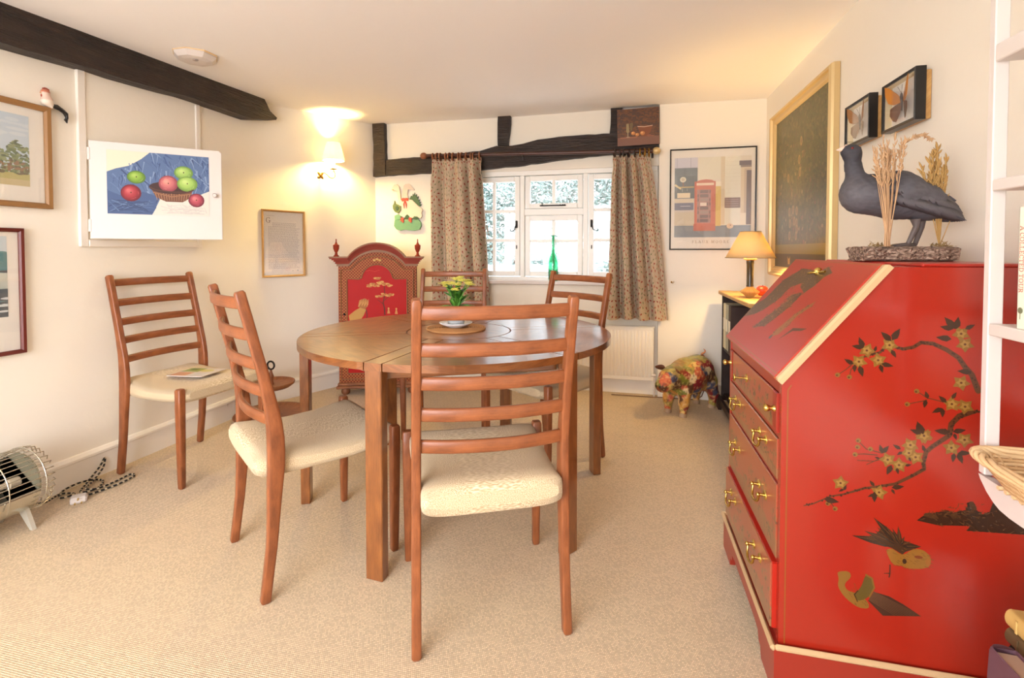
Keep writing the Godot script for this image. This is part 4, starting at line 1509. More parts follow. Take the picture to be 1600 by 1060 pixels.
func curtain(label: String, xt: Vector2, xb: Vector2, y0: float, y1: float, sd: int, folds: int, m: Material) -> void:
	var r := rng(sd)
	var ph := []
	for i in 4: ph.append(r.randf() * TAU)
	var nu := 120
	var nv := 36
	var pos := func(i: int, j: int, side: float) -> Vector3:
		var u := float(i) / nu
		var v := float(j) / nv    # 0 at the top
		var spread := pow(v, 0.75)
		var x0 := lerpf(xt.x, xb.x, spread)
		var x1 := lerpf(xt.y, xb.y, spread)
		var uu := u + 0.018 * sin(TAU * 2.0 * u + ph[0]) * spread
		var top := exp(-v * 16.0)
		var amp := lerpf(0.066, 0.018, top) * (0.72 + 0.4 * sin(ph[1] + u * 6.0))
		var fa: float = TAU * folds * uu + ph[2] + 0.5 * sin(v * 3.0 + ph[3])
		var z: float = amp * (sin(fa) + 0.28 * sin(2.0 * fa + 1.1)) * 0.85 + 0.012 * sin(TAU * (folds * 0.5) * uu + ph[3]) * spread
		z += top * 0.006 * sin(TAU * folds * 4.0 * u)
		var pinch := exp(-pow((v - 0.07) / 0.03, 2.0)) * 0.012
		return Vector3(lerpf(x0, x1, uu) - pinch * (u - 0.5) * 1.2, lerpf(y1, y0, v) + (0.004 * sin(u * 9.0 + ph[0]) if j == nv else 0.0), z + side * 0.0022)
	var st := mb()
	st.set_smooth_group(0)
	var wid := (xb.y - xb.x) * 1.75
	for i in nu:
		for j in nv:
			for side in [1.0, -1.0]:
				var q := [pos.call(i, j, side), pos.call(i + 1, j, side), pos.call(i + 1, j + 1, side), pos.call(i, j + 1, side)]
				var uv := []
				for k in [[i, j], [i + 1, j], [i + 1, j + 1], [i, j + 1]]: uv.append(Vector2(wid * k[0] / nu, (y1 - y0) * k[1] / nv))
				face(st, q, Vector3(0, 0, side), uv)
	var o := obj("curtain", st, m)
	o.position = P(0, 0, 3.718)
	tag(o, label, "curtain", "leaf-print curtains at the window")

func curtains_and_radiator() -> void:
	var m := mat(Color.WHITE, 0.9, 0.0, curtain_print(), Vector3(1.9, 1.9, 1))
	m.backlight_enabled = true
	m.backlight = Color(0.22, 0.19, 0.14)
	m.rim_enabled = true; m.rim = 0.2; m.rim_tint = 0.5
	curtain("beige leaf-print curtain hanging between the goose plaque and the window", Vector2(-1.535, -1.118), Vector2(-1.548, -1.055), 0.56, 1.842, 12, 4, m)
	curtain("beige leaf-print curtain hanging right of the window beside the poster", Vector2(-0.098, 0.165), Vector2(-0.125, 0.315), 0.585, 1.806, 29, 4, m)
	var yl := func(x: float) -> float: return 1.876 - (x + 1.6) * 0.024
	var t := thing("curtain_pole", "dark wooden curtain pole with rings and a gilt end", "curtain pole", P(-0.69, 0, 3.718))
	var st := mb()
	tube(st, [Vector3(-0.91, yl.call(-1.6), 0), Vector3(0.89, yl.call(0.2), 0)], 0.0145, 14)
	obj("pole", st, mat(rgb(70, 36, 24), 0.3), t)
	for q in [[-1.615, M.tray], [0.215, M.gold]]:
		st = mb()
		ball(st, Vector3(q[0] + 0.69, yl.call(q[0]), 0), Vector3(0.030, 0.027, 0.027), 14, 10)
		obj("end_knob", st, q[1], t)
	for x in [-1.57, -0.80, 0.19]:
		st = mb()
		box(st, Vector3(x + 0.69, yl.call(x) - 0.002, -0.038), Vector3(0.012, 0.014, 0.07), 0.002)
		box(st, Vector3(x + 0.69, yl.call(x) - 0.01, -0.072), Vector3(0.016, 0.06, 0.006), 0.002)
		obj("bracket", st, M.dark, t)
	var ring := mb()
	var pts := []
	for i in 17: pts.append(Vector3(0.0, 0.029 * cos(TAU * i / 16), 0.029 * sin(TAU * i / 16)))
	tube(ring, pts, 0.0062, 7)
	ring.generate_normals()
	var rm := ring.commit()
	var xs := []
	for i in 12: xs.append(-1.535 + 0.036 * i + 0.006 * sin(i * 2.3))
	for i in 8: xs.append(-0.085 + 0.036 * i + 0.006 * sin(i * 1.7))
	for x in xs:
		var o := MeshInstance3D.new()
		o.mesh = rm
		o.material_override = M.tray if x < -1.0 else M.brass_dark if x > 0.09 else M.dark
		o.position = Vector3(x + 0.69, yl.call(x) - 0.012, 0)
		o.rotation.y = 0.25 * sin(x * 60.0)
		place(o, "curtain_ring", t)
	# fluted radiator under the sill
	var rd := thing("radiator", "cream fluted panel radiator under the window sill", "radiator", P(-0.27, 0, 3.765))
	st = mb()
	box(st, Vector3(0, 0.32, -0.012), Vector3(0.96, 0.41, 0.02), 0.006)
	for i in 36:
		var x := -0.455 + i * 0.026
		sweep(st, [Vector3(x, 0.145, -0.002), Vector3(x, 0.495, -0.002)], [Vector2(0.021, 0.010)], Vector3.RIGHT, 2.6, 10, 0.006)
	obj("panel", st, M.gloss, rd)
	st = mb()
	box(st, Vector3(0, 0.523, -0.022), Vector3(0.97, 0.008, 0.05), 0.003)
	obj("top_grille", st, M.gloss, rd)
	st = mb()
	tube(st, [Vector3(0.465, 0.16, -0.01), Vector3(0.495, 0.16, -0.01)], 0.012, 10)
	tube(st, [Vector3(0.485, 0.16, -0.01), Vector3(0.485, 0.0, -0.01)], 0.007, 8)
	tube(st, [Vector3(-0.485, 0.16, -0.01), Vector3(-0.485, 0.0, -0.01)], 0.007, 8)
	tube(st, [Vector3(-0.465, 0.16, -0.01), Vector3(-0.495, 0.16, -0.01)], 0.012, 10)
	obj("valve", st, M.white, rd)
	for x in [-0.3, 0.3]:
		st = mb()
		box(st, Vector3(x, 0.32, -0.043), Vector3(0.03, 0.3, 0.05), 0.002)
		obj("wall_bracket", st, M.white, rd)

# ---------------------------------------------------------------- framed pictures
func moulding(st: SurfaceTool, w: float, h: float, fw: float, fd: float, prof: Array = []) -> void:
	# mitred frame: profile points are (in from the outer edge, height) in parts of fw and fd
	if prof.is_empty(): prof = [[0.0, 0.0], [0.0, 0.85], [0.12, 1.0], [0.7, 0.9], [1.0, 0.6], [1.0, 0.0]]
	var rings := []
	for c in [[-1, -1], [1, -1], [1, 1], [-1, 1], [-1, -1]]:
		var ring := []
		for q in prof:
			ring.append(Vector3(c[0] * (w / 2 - q[0] * fw), c[1] * (h / 2 - q[0] * fw), q[1] * fd))
		rings.append(ring)
	st.set_smooth_group(-1)
	var n := prof.size()
	for i in 4:
		var mid := Vector3.ZERO
		for k in n: mid += rings[i][k] + rings[i + 1][k]
		mid /= 2.0 * n
		for k in n:
			var q := [rings[i][k], rings[i][(k + 1) % n], rings[i + 1][(k + 1) % n], rings[i + 1][k]]
			var m: Vector3 = (q[0] + q[1] + q[2] + q[3]) / 4.0
			var e: Vector3 = (rings[i + 1][0] - rings[i][0]).normalized()
			var u0 := e.dot(q[0])
			face(st, q, m - mid, [Vector2(e.dot(q[0]), 0.1 * k), Vector2(e.dot(q[1]), 0.1 * k + 0.1), Vector2(e.dot(q[2]), 0.1 * k + 0.1), Vector2(e.dot(q[3]), 0.1 * k)])

func quad(st: SurfaceTool, x0: float, x1: float, y0: float, y1: float, z: float, th := 0.0012) -> void:
	slab(st, [Vector2(x0, y0), Vector2(x1, y0), Vector2(x1, y1), Vector2(x0, y1)], z - th, z, Transform3D(), 0.0, Rect2(x0, y0, x1 - x0, y1 - y0))

func picture(called: String, label: String, category: String, at: Vector3, basis: Basis, w: float, h: float, fw: float, fd: float, fm: Material, print: Texture2D, pr: Array, glass := true, prough := 0.6) -> Node3D:
	var t := thing(called, label, category, at, basis)
	var st := mb()
	moulding(st, w, h, fw, fd)
	obj("frame", st, fm, t)
	st = mb()
	quad(st, -w / 2 + fw * 0.6, w / 2 - fw * 0.6, -h / 2 + fw * 0.6, h / 2 - fw * 0.6, fd * 0.25, fd * 0.2)
	obj("mount", st, M.mount, t)
	st = mb()
	quad(st, pr[0], pr[1], pr[2], pr[3], fd * 0.25 + 0.0012)
	obj("print", st, mat(Color.WHITE, prough, 0.0, print), t)
	if glass:
		st = mb()
		quad(st, -w / 2 + fw * 0.8, w / 2 - fw * 0.8, -h / 2 + fw * 0.8, h / 2 - fw * 0.8, fd * 0.55, 0.002)
		obj("glass", st, M.pane, t)
	return t

func landscape_print() -> ImageTexture:
	var c := Canvas.new(420, 320, rgb(196, 210, 222))
	var r := rng(41)
	for i in 30: c.ell(r.randf() * 420, r.randf() * 110, r.randf_range(20, 60), r.randf_range(5, 12), rgb(210, 220, 228))
	c.rect(0, 262, 420, 58, rgb(186, 176, 110))
	c.rect(0, 292, 420, 28, rgb(204, 186, 138))
	c.poly([V(180, 230), V(180, 130), V(215, 80), V(262, 122), V(262, 230)], rgb(150, 136, 132))
	c.poly([V(60, 230), V(60, 150), V(120, 110), V(180, 150), V(180, 230)], rgb(168, 150, 140))
	for i in 260:
		var p := Vector2(r.randf_range(290, 420), r.randf_range(110, 262))
		if p.y > 110 + absf(p.x - 372) * 0.9: c.ell(p.x, p.y, r.randf_range(4, 11), r.randf_range(3, 8), [rgb(92, 112, 66), rgb(120, 136, 84), rgb(70, 86, 54), rgb(142, 150, 104)][r.randi() % 4])
	for i in 120: c.ell(r.randf() * 420, r.randf_range(210, 268), r.randf_range(5, 12), r.randf_range(4, 8), [rgb(122, 92, 66), rgb(98, 86, 54), rgb(146, 106, 74)][r.randi() % 3])
	return c.tex()

func coast_print() -> ImageTexture:
	var c := Canvas.new(300, 400, rgb(206, 216, 220))
	var r := rng(43)
	c.rect(0, 80, 300, 100, rgb(60, 128, 134))
	c.rect(0, 180, 300, 80, rgb(190, 196, 186))
	c.rect(0, 260, 300, 140, rgb(66, 76, 82))
	for i in 90: c.ell(r.randf() * 300, r.randf_range(60, 400), r.randf_range(4, 24), r.randf_range(2, 8), [rgb(44, 56, 64), rgb(214, 220, 220), rgb(84, 140, 140), rgb(110, 116, 108)][r.randi() % 4])
	return c.tex()

func fruit_print() -> ImageTexture:
	var c := Canvas.new(720, 520, rgb(86, 108, 146))
	var r := rng(47)
	c.poly([V(0, 0), V(290, 0), V(230, 60), V(150, 120), V(60, 150), V(0, 180)], rgb(222, 212, 188))
	for i in 300:
		var p := Vector2(r.randf() * 720, r.randf() * 520)
		if p.x + p.y * 1.5 < 290: continue
		var a := r.randf_range(0.6, 2.0)
		c.line([p, p + Vector2.from_angle(a) * r.randf_range(30, 120)], r.randf_range(4, 16), 2, [rgb(66, 86, 128), rgb(104, 126, 164), rgb(84, 104, 142), rgb(60, 76, 112), rgb(126, 146, 178)][r.randi() % 5])
	c.poly([V(300, 520), V(340, 430), V(360, 380), V(470, 380), V(640, 340), V(720, 300), V(720, 520)], rgb(214, 208, 196))
	for i in 40: c.line([V(360 + r.randi() % 340, 420 + r.randi() % 90), V(380 + r.randi() % 330, 420 + r.randi() % 90)], 6, 2, rgb(198, 190, 184))
	c.poly([V(0, 520), V(0, 330), V(120, 380), V(240, 330), V(330, 360), V(330, 460), V(300, 520)], rgb(72, 92, 132))
	for i in 30: c.line([V(r.randi() % 300, 400 + r.randi() % 110), V(r.randi() % 320, 390 + r.randi() % 120)], 9, 2, [rgb(96, 118, 154), rgb(58, 74, 110)][r.randi() % 2])
	# basket
	c.poly([V(285, 280), V(600, 290), V(570, 370), V(520, 405), V(400, 405), V(330, 370)], rgb(112, 74, 58))
	c.ell(440, 285, 160, 52, rgb(66, 44, 42))
	for i in 14: c.line([V(325 + i * 19, 335 + (i % 3) * 4), V(340 + i * 17, 395)], 5, 3, rgb(170, 126, 92))
	c.line([V(310, 330), V(440, 362), V(585, 330)], 9, 9, rgb(150, 106, 76))
	var apple := func(x: float, y: float, rx: float, ry: float, base: Color, lit: Color, deep: Color) -> void:
		for k in 12:
			var u := k / 11.0
			var kk := deep.lerp(base, minf(1.0, u * 2.2)) if u < 0.5 else base.lerp(lit, (u - 0.5) * 1.7)
			c.ell(x - rx * 0.24 * u, y - ry * 0.28 * u, rx * (1.0 - 0.82 * u), ry * (1.0 - 0.82 * u), kk)
		for i in 14:
			var a := r.randf() * TAU
			var p := Vector2(x + cos(a) * rx * 0.7, y + sin(a) * ry * 0.7)
			c.line([p, p + Vector2(-sin(a), cos(a) * 0.8) * rx * 0.35], 4, 1, base.lerp(deep if r.randf() < 0.5 else lit, 0.35))
		c.ell(x, y - ry * 0.05, 4, 6, rgb(70, 50, 30))
	apple.call(196, 212, 64, 54, rgb(128, 164, 60), rgb(170, 196, 96), rgb(84, 116, 44))
	apple.call(158, 344, 70, 70, rgb(160, 50, 58), rgb(206, 110, 110), rgb(104, 28, 40))
	apple.call(530, 152, 70, 58, rgb(150, 184, 92), rgb(190, 212, 128), rgb(100, 134, 62))
	apple.call(418, 252, 70, 70, rgb(190, 106, 108), rgb(226, 160, 140), rgb(136, 62, 72))
	apple.call(556, 246, 76, 66, rgb(156, 190, 94), rgb(196, 218, 132), rgb(106, 140, 62))
	apple.call(622, 384, 60, 60, rgb(172, 70, 84), rgb(214, 132, 132), rgb(110, 40, 56))
	c.line([V(285, 290), V(330, 310), V(440, 322), V(560, 316), V(600, 296)], 12, 10, rgb(84, 56, 48))
	return c.tex()

func page_print() -> ImageTexture:
	var c := Canvas.new(300, 460, rgb(238, 230, 222))
	var r := rng(51)
	c.rect(16, 22, 60, 2, rgb(170, 160, 160))
	for i in 46:
		var x := 30.0
		var end := 284.0 - r.randf_range(0, 30) if i > 4 else 250.0
		if i < 4: x = 62.0
		while x < end:
			var w := r.randf_range(4, 16)
			c.rect(x, 74 + i * 7.6, minf(w, end - x), 3, rgb(172, 162, 164))
			x += w + 4
	c.ell(262, 436, 6, 4, rgb(150, 160, 176))
	c.ell(222, 438, 4, 3, rgb(150, 150, 160))
	return c.tex()

func poster_print() -> ImageTexture:
	# 930 x 1060 in the crop's own units, halved
	var c := Canvas.new(600, 668, rgb(226, 212, 190))
	var R := func(x0: int, y0: int, x1: int, y1: int, k: Color) -> void: c.rect((x0 - 90) * 0.802, (y0 - 95) * 0.802, (x1 - x0) * 0.802, (y1 - y0) * 0.802, k)
	R.call(90, 95, 320, 930, rgb(190, 184, 178))
	R.call(90, 95, 320, 198, rgb(200, 196, 206))
	R.call(112, 95, 116, 198, rgb(150, 150, 164))
	R.call(248, 95, 252, 198, rgb(150, 150, 164))
	R.call(90, 198, 318, 520, rgb(104, 116, 120))
	R.call(90, 198, 318, 206, rgb(140, 140, 150))
	for i in 7: R.call(96 + i * 32, 215, 100 + i * 32, 380, rgb(118, 128, 132))
	c.ell((175 - 90) * 0.802, (322 - 95) * 0.802, 25, 23, rgb(226, 216, 190))
	c.ell((175 - 90) * 0.802, (322 - 95) * 0.802, 14, 13, rgb(206, 190, 160))
	R.call(172, 350, 180, 392, rgb(170, 110, 90))
	R.call(140, 395, 285, 408, rgb(206, 176, 110))
	c.line([V(2, 224), V(48, 258)], 16, 14, rgb(226, 206, 150))
	R.call(165, 412, 172, 450, rgb(170, 170, 160))
	R.call(215, 415, 220, 440, rgb(170, 170, 160))
	R.call(118, 462, 248, 514, rgb(236, 216, 180))
	R.call(90, 524, 285, 566, rgb(220, 204, 176))
	R.call(90, 566, 280, 642, rgb(120, 122, 140))
	R.call(150, 598, 250, 604, rgb(210, 206, 206))
	R.call(90, 642, 285, 664, rgb(206, 190, 176))
	R.call(90, 664, 290, 810, rgb(206, 190, 160))
	R.call(90, 806, 840, 930, rgb(120, 130, 136))
	c.poly([V(0, 570), V(600, 590), V(600, 668), V(0, 668)], rgb(128, 136, 142))
	R.call(335, 95, 545, 330, rgb(226, 216, 190))
	R.call(545, 95, 586, 800, rgb(220, 198, 160))
	R.call(586, 95, 735, 800, rgb(230, 222, 200))
	for i in 14: R.call(590, 110 + i * 40, 730, 112 + i * 40, rgb(216, 206, 180))
	R.call(495, 350, 548, 395, rgb(240, 226, 196))
	R.call(497, 400, 548, 812, rgb(226, 190, 96))
	R.call(585, 520, 735, 626, rgb(128, 100, 96))
	for i in 4: R.call(600, 536 + i * 22, 720, 544 + i * 22, rgb(170, 140, 130))
	R.call(722, 145, 838, 192, rgb(116, 100, 104))
	R.call(735, 192, 838, 212, rgb(150, 130, 120))
	R.call(740, 212, 838, 800, rgb(222, 200, 164))
	R.call(770, 225, 838, 800, rgb(200, 176, 146))
	R.call(792, 245, 838, 800, rgb(112, 92, 90))
	R.call(735, 680, 790, 800, rgb(236, 220, 190))
	# phone box with blank lettering panel
	var pk := rgb(206, 104, 78)
	c.poly([V(160, 228), V(168, 205), V(205, 190), V(250, 184), V(295, 190), V(322, 206), V(328, 228)], pk)
	R.call(290, 345, 497, 800, pk)
	R.call(282, 790, 497, 862, rgb(196, 92, 66))
	R.call(310, 362, 480, 388, rgb(236, 206, 176))
	R.call(316, 432, 450, 780, rgb(176, 120, 110))
	for j in 8:
		for i in 3:
			var xx: Array = [[320, 334], [344, 426], [434, 448]][i]
			R.call(xx[0], 436 + j * 43, xx[1], 470 + j * 43, rgb(120, 96, 96) if (i + j) % 3 else rgb(160, 130, 120))
	R.call(346, 566, 410, 600, rgb(226, 206, 190))
	c.ell(440, 576, 26, 22, rgb(226, 196, 160))
	c.ell(444, 570, 5, 5, rgb(150, 110, 90))
	c.im.adjust_bcs(1.12, 0.85, 0.9)  # washed-out look of the glass reflection, put into the print's colours
	return c.tex()

func oil_print() -> ImageTexture:
	var c := Canvas.new(620, 660, rgb(88, 80, 36))
	var r := rng(57)
	for i in 2600:
		var p := Vector2(r.randf() * 620, r.randf() * 660)
		var k: Color = [rgb(96, 88, 42), rgb(76, 72, 32), rgb(108, 94, 48), rgb(90, 76, 38), rgb(84, 84, 40)][r.randi() % 5]
		c.ell(p.x, p.y, r.randf_range(3, 16), r.randf_range(2, 9), k, r.randf() * 3.0)
	for i in 110:
		var p := Vector2(r.randf_range(40, 560), r.randf_range(110, 560))
		if r.randf() > exp(-pow((p.x - 290) / 190.0, 2.0)): continue
		var k: Color = [rgb(132, 104, 54), rgb(120, 82, 48), rgb(112, 98, 50), rgb(140, 116, 70)][r.randi() % 4]
		c.ell(p.x, p.y, r.randf_range(3, 9), r.randf_range(4, 12), k, r.randf() * 3.0)
	for q in [[200, 420], [245, 415], [290, 422], [210, 470], [262, 462], [290, 470], [205, 520], [285, 522], [296, 496], [330, 150], [310, 220], [180, 276], [320, 270]]:
		c.ell(q[0], q[1], 13, 19, rgb(150, 122, 66))
		c.ell(q[0], q[1], 7, 12, rgb(120, 90, 48))
	c.rect(0, 556, 620, 40, rgb(128, 112, 40))
	c.rect(0, 596, 620, 64, rgb(70, 56, 26))
	c.poly([V(190, 640), V(184, 606), V(196, 616), V(206, 616), V(218, 604), V(214, 640)], rgb(170, 132, 60))
	return c.tex()

func stilllife_print() -> ImageTexture:
	var c := Canvas.new(420, 370, rgb(96, 62, 42))
	var r := rng(59)
	for i in 500: c.ell(r.randf() * 420, r.randf() * 300, r.randf_range(6, 26), r.randf_range(4, 14), [rgb(104, 68, 44), rgb(84, 56, 42), rgb(112, 72, 42), rgb(78, 56, 46)][r.randi() % 4])
	c.rect(0, 285, 420, 85, rgb(124, 84, 66))
	c.rect(30, 282, 170, 14, rgb(150, 98, 70))
	c.poly([V(92, 150), V(116, 146), V(122, 230), V(112, 244), V(100, 244), V(90, 226)], rgb(150, 132, 92))
	c.poly([V(124, 150), V(150, 138), V(160, 150), V(150, 216), V(132, 230)], rgb(112, 92, 58))
	c.rect(102, 244, 9, 40, rgb(160, 140, 112))
	c.ell(108, 284, 20, 5, rgb(170, 140, 112))
	c.poly([V(204, 182), V(352, 184), V(330, 250), V(300, 286), V(250, 286), V(222, 240)], rgb(126, 72, 40))
	c.line([V(204, 182), V(270, 190), V(352, 182)], 7, 6, rgb(214, 176, 150))
	for q in [[160, 248, 22], [200, 264, 20], [252, 252, 24]]:
		c.ell(q[0], q[1], q[2], q[2] * 0.85, rgb(190, 120, 62))
		c.ell(q[0] - 5, q[1] - 5, q[2] * 0.45, q[2] * 0.4, rgb(222, 164, 96))
	for i in 12: c.ell(290 + r.randi() % 70, 270 + r.randi() % 20, 10, 5, rgb(140, 84, 60))
	return c.tex()

func letters(text: String, size: float, depth: float, m: Material, parent: Node3D, at: Vector3, basis := Basis(), serif := true, called := "lettering") -> void:
	var f := SystemFont.new()
	f.font_names = PackedStringArray(["Droid Serif" if serif else "Droid Sans"])
	var tm := TextMesh.new()
	tm.text = text
	tm.font = f
	tm.font_size = 32
	tm.pixel_size = size / 32.0
	tm.depth = depth
	tm.curve_step = 1.0
	var o := MeshInstance3D.new()
	o.mesh = tm
	o.material_override = m
	o.transform = Transform3D(basis, at)
	place(o, called, parent)

func left_wall_things() -> void:
	var wl := onwall(1, 0)
	picture("framed_picture", "framed watercolour of a house and trees high on the left wall", "picture", P(-2.508, 1.51, 1.375), wl, 0.54, 0.45, 0.024, 0.022, mat(rgb(150, 108, 62), 0.4), landscape_print(), [-0.19, 0.192, -0.135, 0.165])
	picture("framed_picture", "picture in a thin mahogany frame low on the left wall", "picture", P(-2.508, 0.93, 1.235), wl, 0.60, 0.53, 0.017, 0.02, mat(rgb(98, 34, 24), 0.4), coast_print(), [-0.245, 0.245, -0.105, 0.23])
	# little rooster on the corner of the upper frame
	var rt := thing("rooster_figurine", "tiny painted rooster with a black tail perched on a picture frame", "figurine", P(-2.494, 1.735, 1.63), wl)
	var st := mb()
	var k := 0.00285
	var q := func(x: float, y: float, z := 0.0) -> Vector3: return Vector3((x - 70) * k, (166 - y) * k, z)
	var white := rgb(230, 216, 200).srgb_to_linear()
	var redc := rgb(196, 120, 92).srgb_to_linear()
	skin(st, [[q.call(71, 157), q.call(76, 163), 0.021, 0.012], [q.call(71, 157), q.call(69, 145), 0.018, 0.014], [q.call(69, 145), q.call(69, 144), 0.014, 0.014]], 0.0035, 0.01, func(p: Vector3) -> Color: return redc if p.y > 0.062 else white.lerp(redc, 0.35) if p.y > 0.03 else white)
	var vm := mat(Color.WHITE, 0.5)
	vm.vertex_color_use_as_albedo = true
	obj("body", st, vm, rt)
	st = mb()
	for i in 4: ball(st, q.call(66.5 + i * 2.2, 139.5 - (1.0 if i == 1 or i == 2 else 0.0)), Vector3(0.0045, 0.0065, 0.003), 8, 6)
	ball(st, q.call(64, 150), Vector3(0.004, 0.007, 0.003), 8, 6)
	obj("comb", st, mat(rgb(170, 74, 54), 0.5), rt)
	st = mb()
	tube(st, [q.call(66, 145), q.call(61.5, 146.5)], [0.004, 0.0008], 8)
	obj("beak", st, mat(rgb(206, 150, 60), 0.5), rt)
	st = mb()
	for i in 5:
		var o := i * 1.3
		tube(st, [q.call(77, 161 + o * 0.5, 0.004 * (i - 2)), q.call(86, 160 + o, 0.004 * (i - 2)), q.call(94 + o * 0.4, 165 + o, 0.003 * (i - 2)), q.call(99 - o * 0.4, 174 + o * 0.6, 0.002 * (i - 2)), q.call(98 - o * 0.8, 184 - i, 0.0)], [0.006, 0.0075, 0.0075, 0.006, 0.002], 7)
	obj("tail", st, M.black, rt)
	# wall cupboard with its door ajar and a fruit watercolour on it
	var cb := thing("wall_cupboard", "white wall cupboard, door ajar with a fruit watercolour on it", "cupboard", P(-2.511, 0, 2.10), wl)
	st = mb()
	box(st, Vector3(0.005, 1.55, 0.004), Vector3(0.66, 0.86, 0.008), 0.0)
	obj("panel", st, M.wall, cb)
	st = mb()
	box(st, Vector3(-0.325, 1.545, 0.008), Vector3(0.036, 0.85, 0.016), 0.003)
	box(st, Vector3(0.315, 1.545, 0.008), Vector3(0.030, 0.85, 0.016), 0.003)
	box(st, Vector3(-0.005, 1.137, 0.009), Vector3(0.604, 0.034, 0.018), 0.003)
	obj("surround", st, mat(rgb(243, 235, 224), 0.6), cb)
	var dw := Transform3D(Basis(Vector3.UP, -atan2(0.395, 0.368)), Vector3(-0.312, 0, 0.034))
	var db := mb()
	slab(db, [Vector2(0.0, 1.157), Vector2(0.54, 1.157), Vector2(0.54, 1.612), Vector2(0.528, 1.624), Vector2(0.0, 1.624)], -0.009, 0.009, Transform3D(), 0.003)
	var door := obj("door", db, M.white, cb)
	door.transform = dw
	st = mb()
	quad(st, 0.066, 0.482, 1.279, 1.586, 0.0105)
	obj("watercolour", st, mat(Color.WHITE, 0.7, 0.0, fruit_print()), door)
	st = mb()
	tube(st, [Vector3(0.507, 1.388, 0.009), Vector3(0.507, 1.388, 0.018), Vector3(0.507, 1.388, 0.026), Vector3(0.507, 1.388, 0.032)], [0.006, 0.006, 0.012, 0.007], 14)
	obj("knob", st, M.white, door)
	st = mb()
	for y in [1.22, 1.56]: box(st, Vector3(0.0, y, 0.0), Vector3(0.012, 0.06, 0.022), 0.002)
	obj("hinge", st, M.white, door)
	# framed page of text on the angled wall
	var dn := onwall(0.91, -0.415)
	var pg := picture("framed_text", "framed page of printed text on the angled wall by the lamp", "picture", P(-2.447, 1.152, 3.083), dn, 0.322, 0.487, 0.014, 0.016, M.pine, page_print(), [-0.14, 0.14, -0.222, 0.222])
	letters("G", 0.05, 0.0006, mat(rgb(120, 100, 90), 0.7), pg, Vector3(-0.113, 0.166, 0.0064))
	# wall lamp
	var sc := thing("wall_lamp", "lit brass wall lamp with a small white pleated shade", "lamp", P(-2.340, 1.69, 3.372), dn)
	st = mb()
	for i in 4:
		var a := PI / 2 * i
		var L := 0.075 if i % 2 else 0.05
		blade(st, Vector3(0, 0, 0.006), Vector3(cos(a), sin(a), 0.12), Vector3(0, 0, 1), L, 0.042, 0.25, 0.002, 6)
	for i in 4:
		var a := PI / 2 * i + PI / 4
		blade(st, Vector3(0, 0, 0.009), Vector3(cos(a), sin(a), 0.3), Vector3(0, 0, 1), 0.036, 0.024, 0.2, 0.002, 5)
	ball(st, Vector3(0, 0, 0.012), Vector3(0.014, 0.014, 0.010), 12, 8)
	obj("leaf_backplate", st, M.brass_dark, sc)
	st = mb()
	var arm := []
	for p in [[0.0, 0.0, 0.014], [0.005, 0.016, 0.03], [0.012, 0.018, 0.046], [0.022, 0.004, 0.064], [0.036, -0.018, 0.08], [0.048, -0.026, 0.096], [0.060, -0.018, 0.11], [0.064, 0.004, 0.115], [0.061, 0.026, 0.106], [0.058, 0.038, 0.10]]: arm.append(Vector3(p[0], p[1], p[2]))
	tube(st, arm, 0.0042, 8)
	tube(st, [Vector3(0.058, 0.03, 0.1), Vector3(0.046, 0.02, 0.094), Vector3(0.044, 0.006, 0.092), Vector3(0.052, 0.0, 0.096)], 0.0035, 7)
	obj("arm", st, M.brass_dark, sc)
	var top := Vector3(0.058, 0.04, 0.10)
	st = mb()
	lathe(st, [Vector2(0.006, 0), Vector2(0.026, 0.004), Vector2(0.029, 0.009), Vector2(0.012, 0.008), Vector2(0.011, 0.014)], 20, top)
	obj("drip_pan", st, M.brass_dark, sc)
	st = mb()
	lathe(st, [Vector2(0.0125, 0.01), Vector2(0.0125, 0.082), Vector2(0.006, 0.086)], 16, top)
	obj("candle_tube", st, M.white, sc)
	st = mb()
	ball(st, top + Vector3(0, 0.118, 0), Vector3(0.015, 0.03, 0.015), 12, 10)
	var glow := mat(rgb(255, 244, 214), 0.5)
	glow.emission_enabled = true; glow.emission = rgb(255, 222, 150); glow.emission_energy_multiplier = 8.0
	obj("lamp_bulb", st, glow, sc)
	st = mb()
	var n := 72
	var prof := [[0.079, 0.072], [0.080, 0.090], [0.064, 0.155], [0.049, 0.212], [0.048, 0.212], [0.062, 0.155], [0.078, 0.09], [0.077, 0.073]]
	var rings := []
	for p in prof:
		var ring := []
		for i in n:
			var a := TAU * i / n
			var rr: float = p[0] * (1.0 + (0.018 if i % 2 else -0.012))
			ring.append(top + Vector3(rr * cos(a), p[1], rr * sin(a)))
		rings.append(ring)
	st.set_smooth_group(-1)
	for i in rings.size() - 1:
		for j in n:
			var a := TAU * (j + 0.5) / n
			var sg := 1.0 if i < 3 else -1.0
			face(st, [rings[i][j], rings[i][(j + 1) % n], rings[i + 1][(j + 1) % n], rings[i + 1][j]], Vector3(cos(a), 0.2, sin(a)) * sg if i != 3 else Vector3.UP)
	var sm := mat(rgb(255, 253, 248), 0.85)
	sm.backlight_enabled = true
	sm.backlight = Color(1.0, 0.97, 0.9)
	obj("lamp_shade", st, sm, sc)
	var om := OmniLight3D.new()
	om.name = "wall_lamp_light"
	om.position = sc.transform * (top + Vector3(0, 0.118, 0))
	om.light_color = rgb(255, 222, 142)
	om.light_energy = 1.05
	om.light_size = 0.03
	om.omni_range = 8.0
	om.omni_attenuation = 2.0
	om.shadow_enabled = true
	add_child(om)
	# smoke alarm
	var sa := thing("smoke_alarm", "white eight-sided smoke alarm on the ceiling above the beam", "smoke alarm", P(-2.17, ceil_y(-2.17, 2.09) - 0.002, 2.09))
	st = mb()
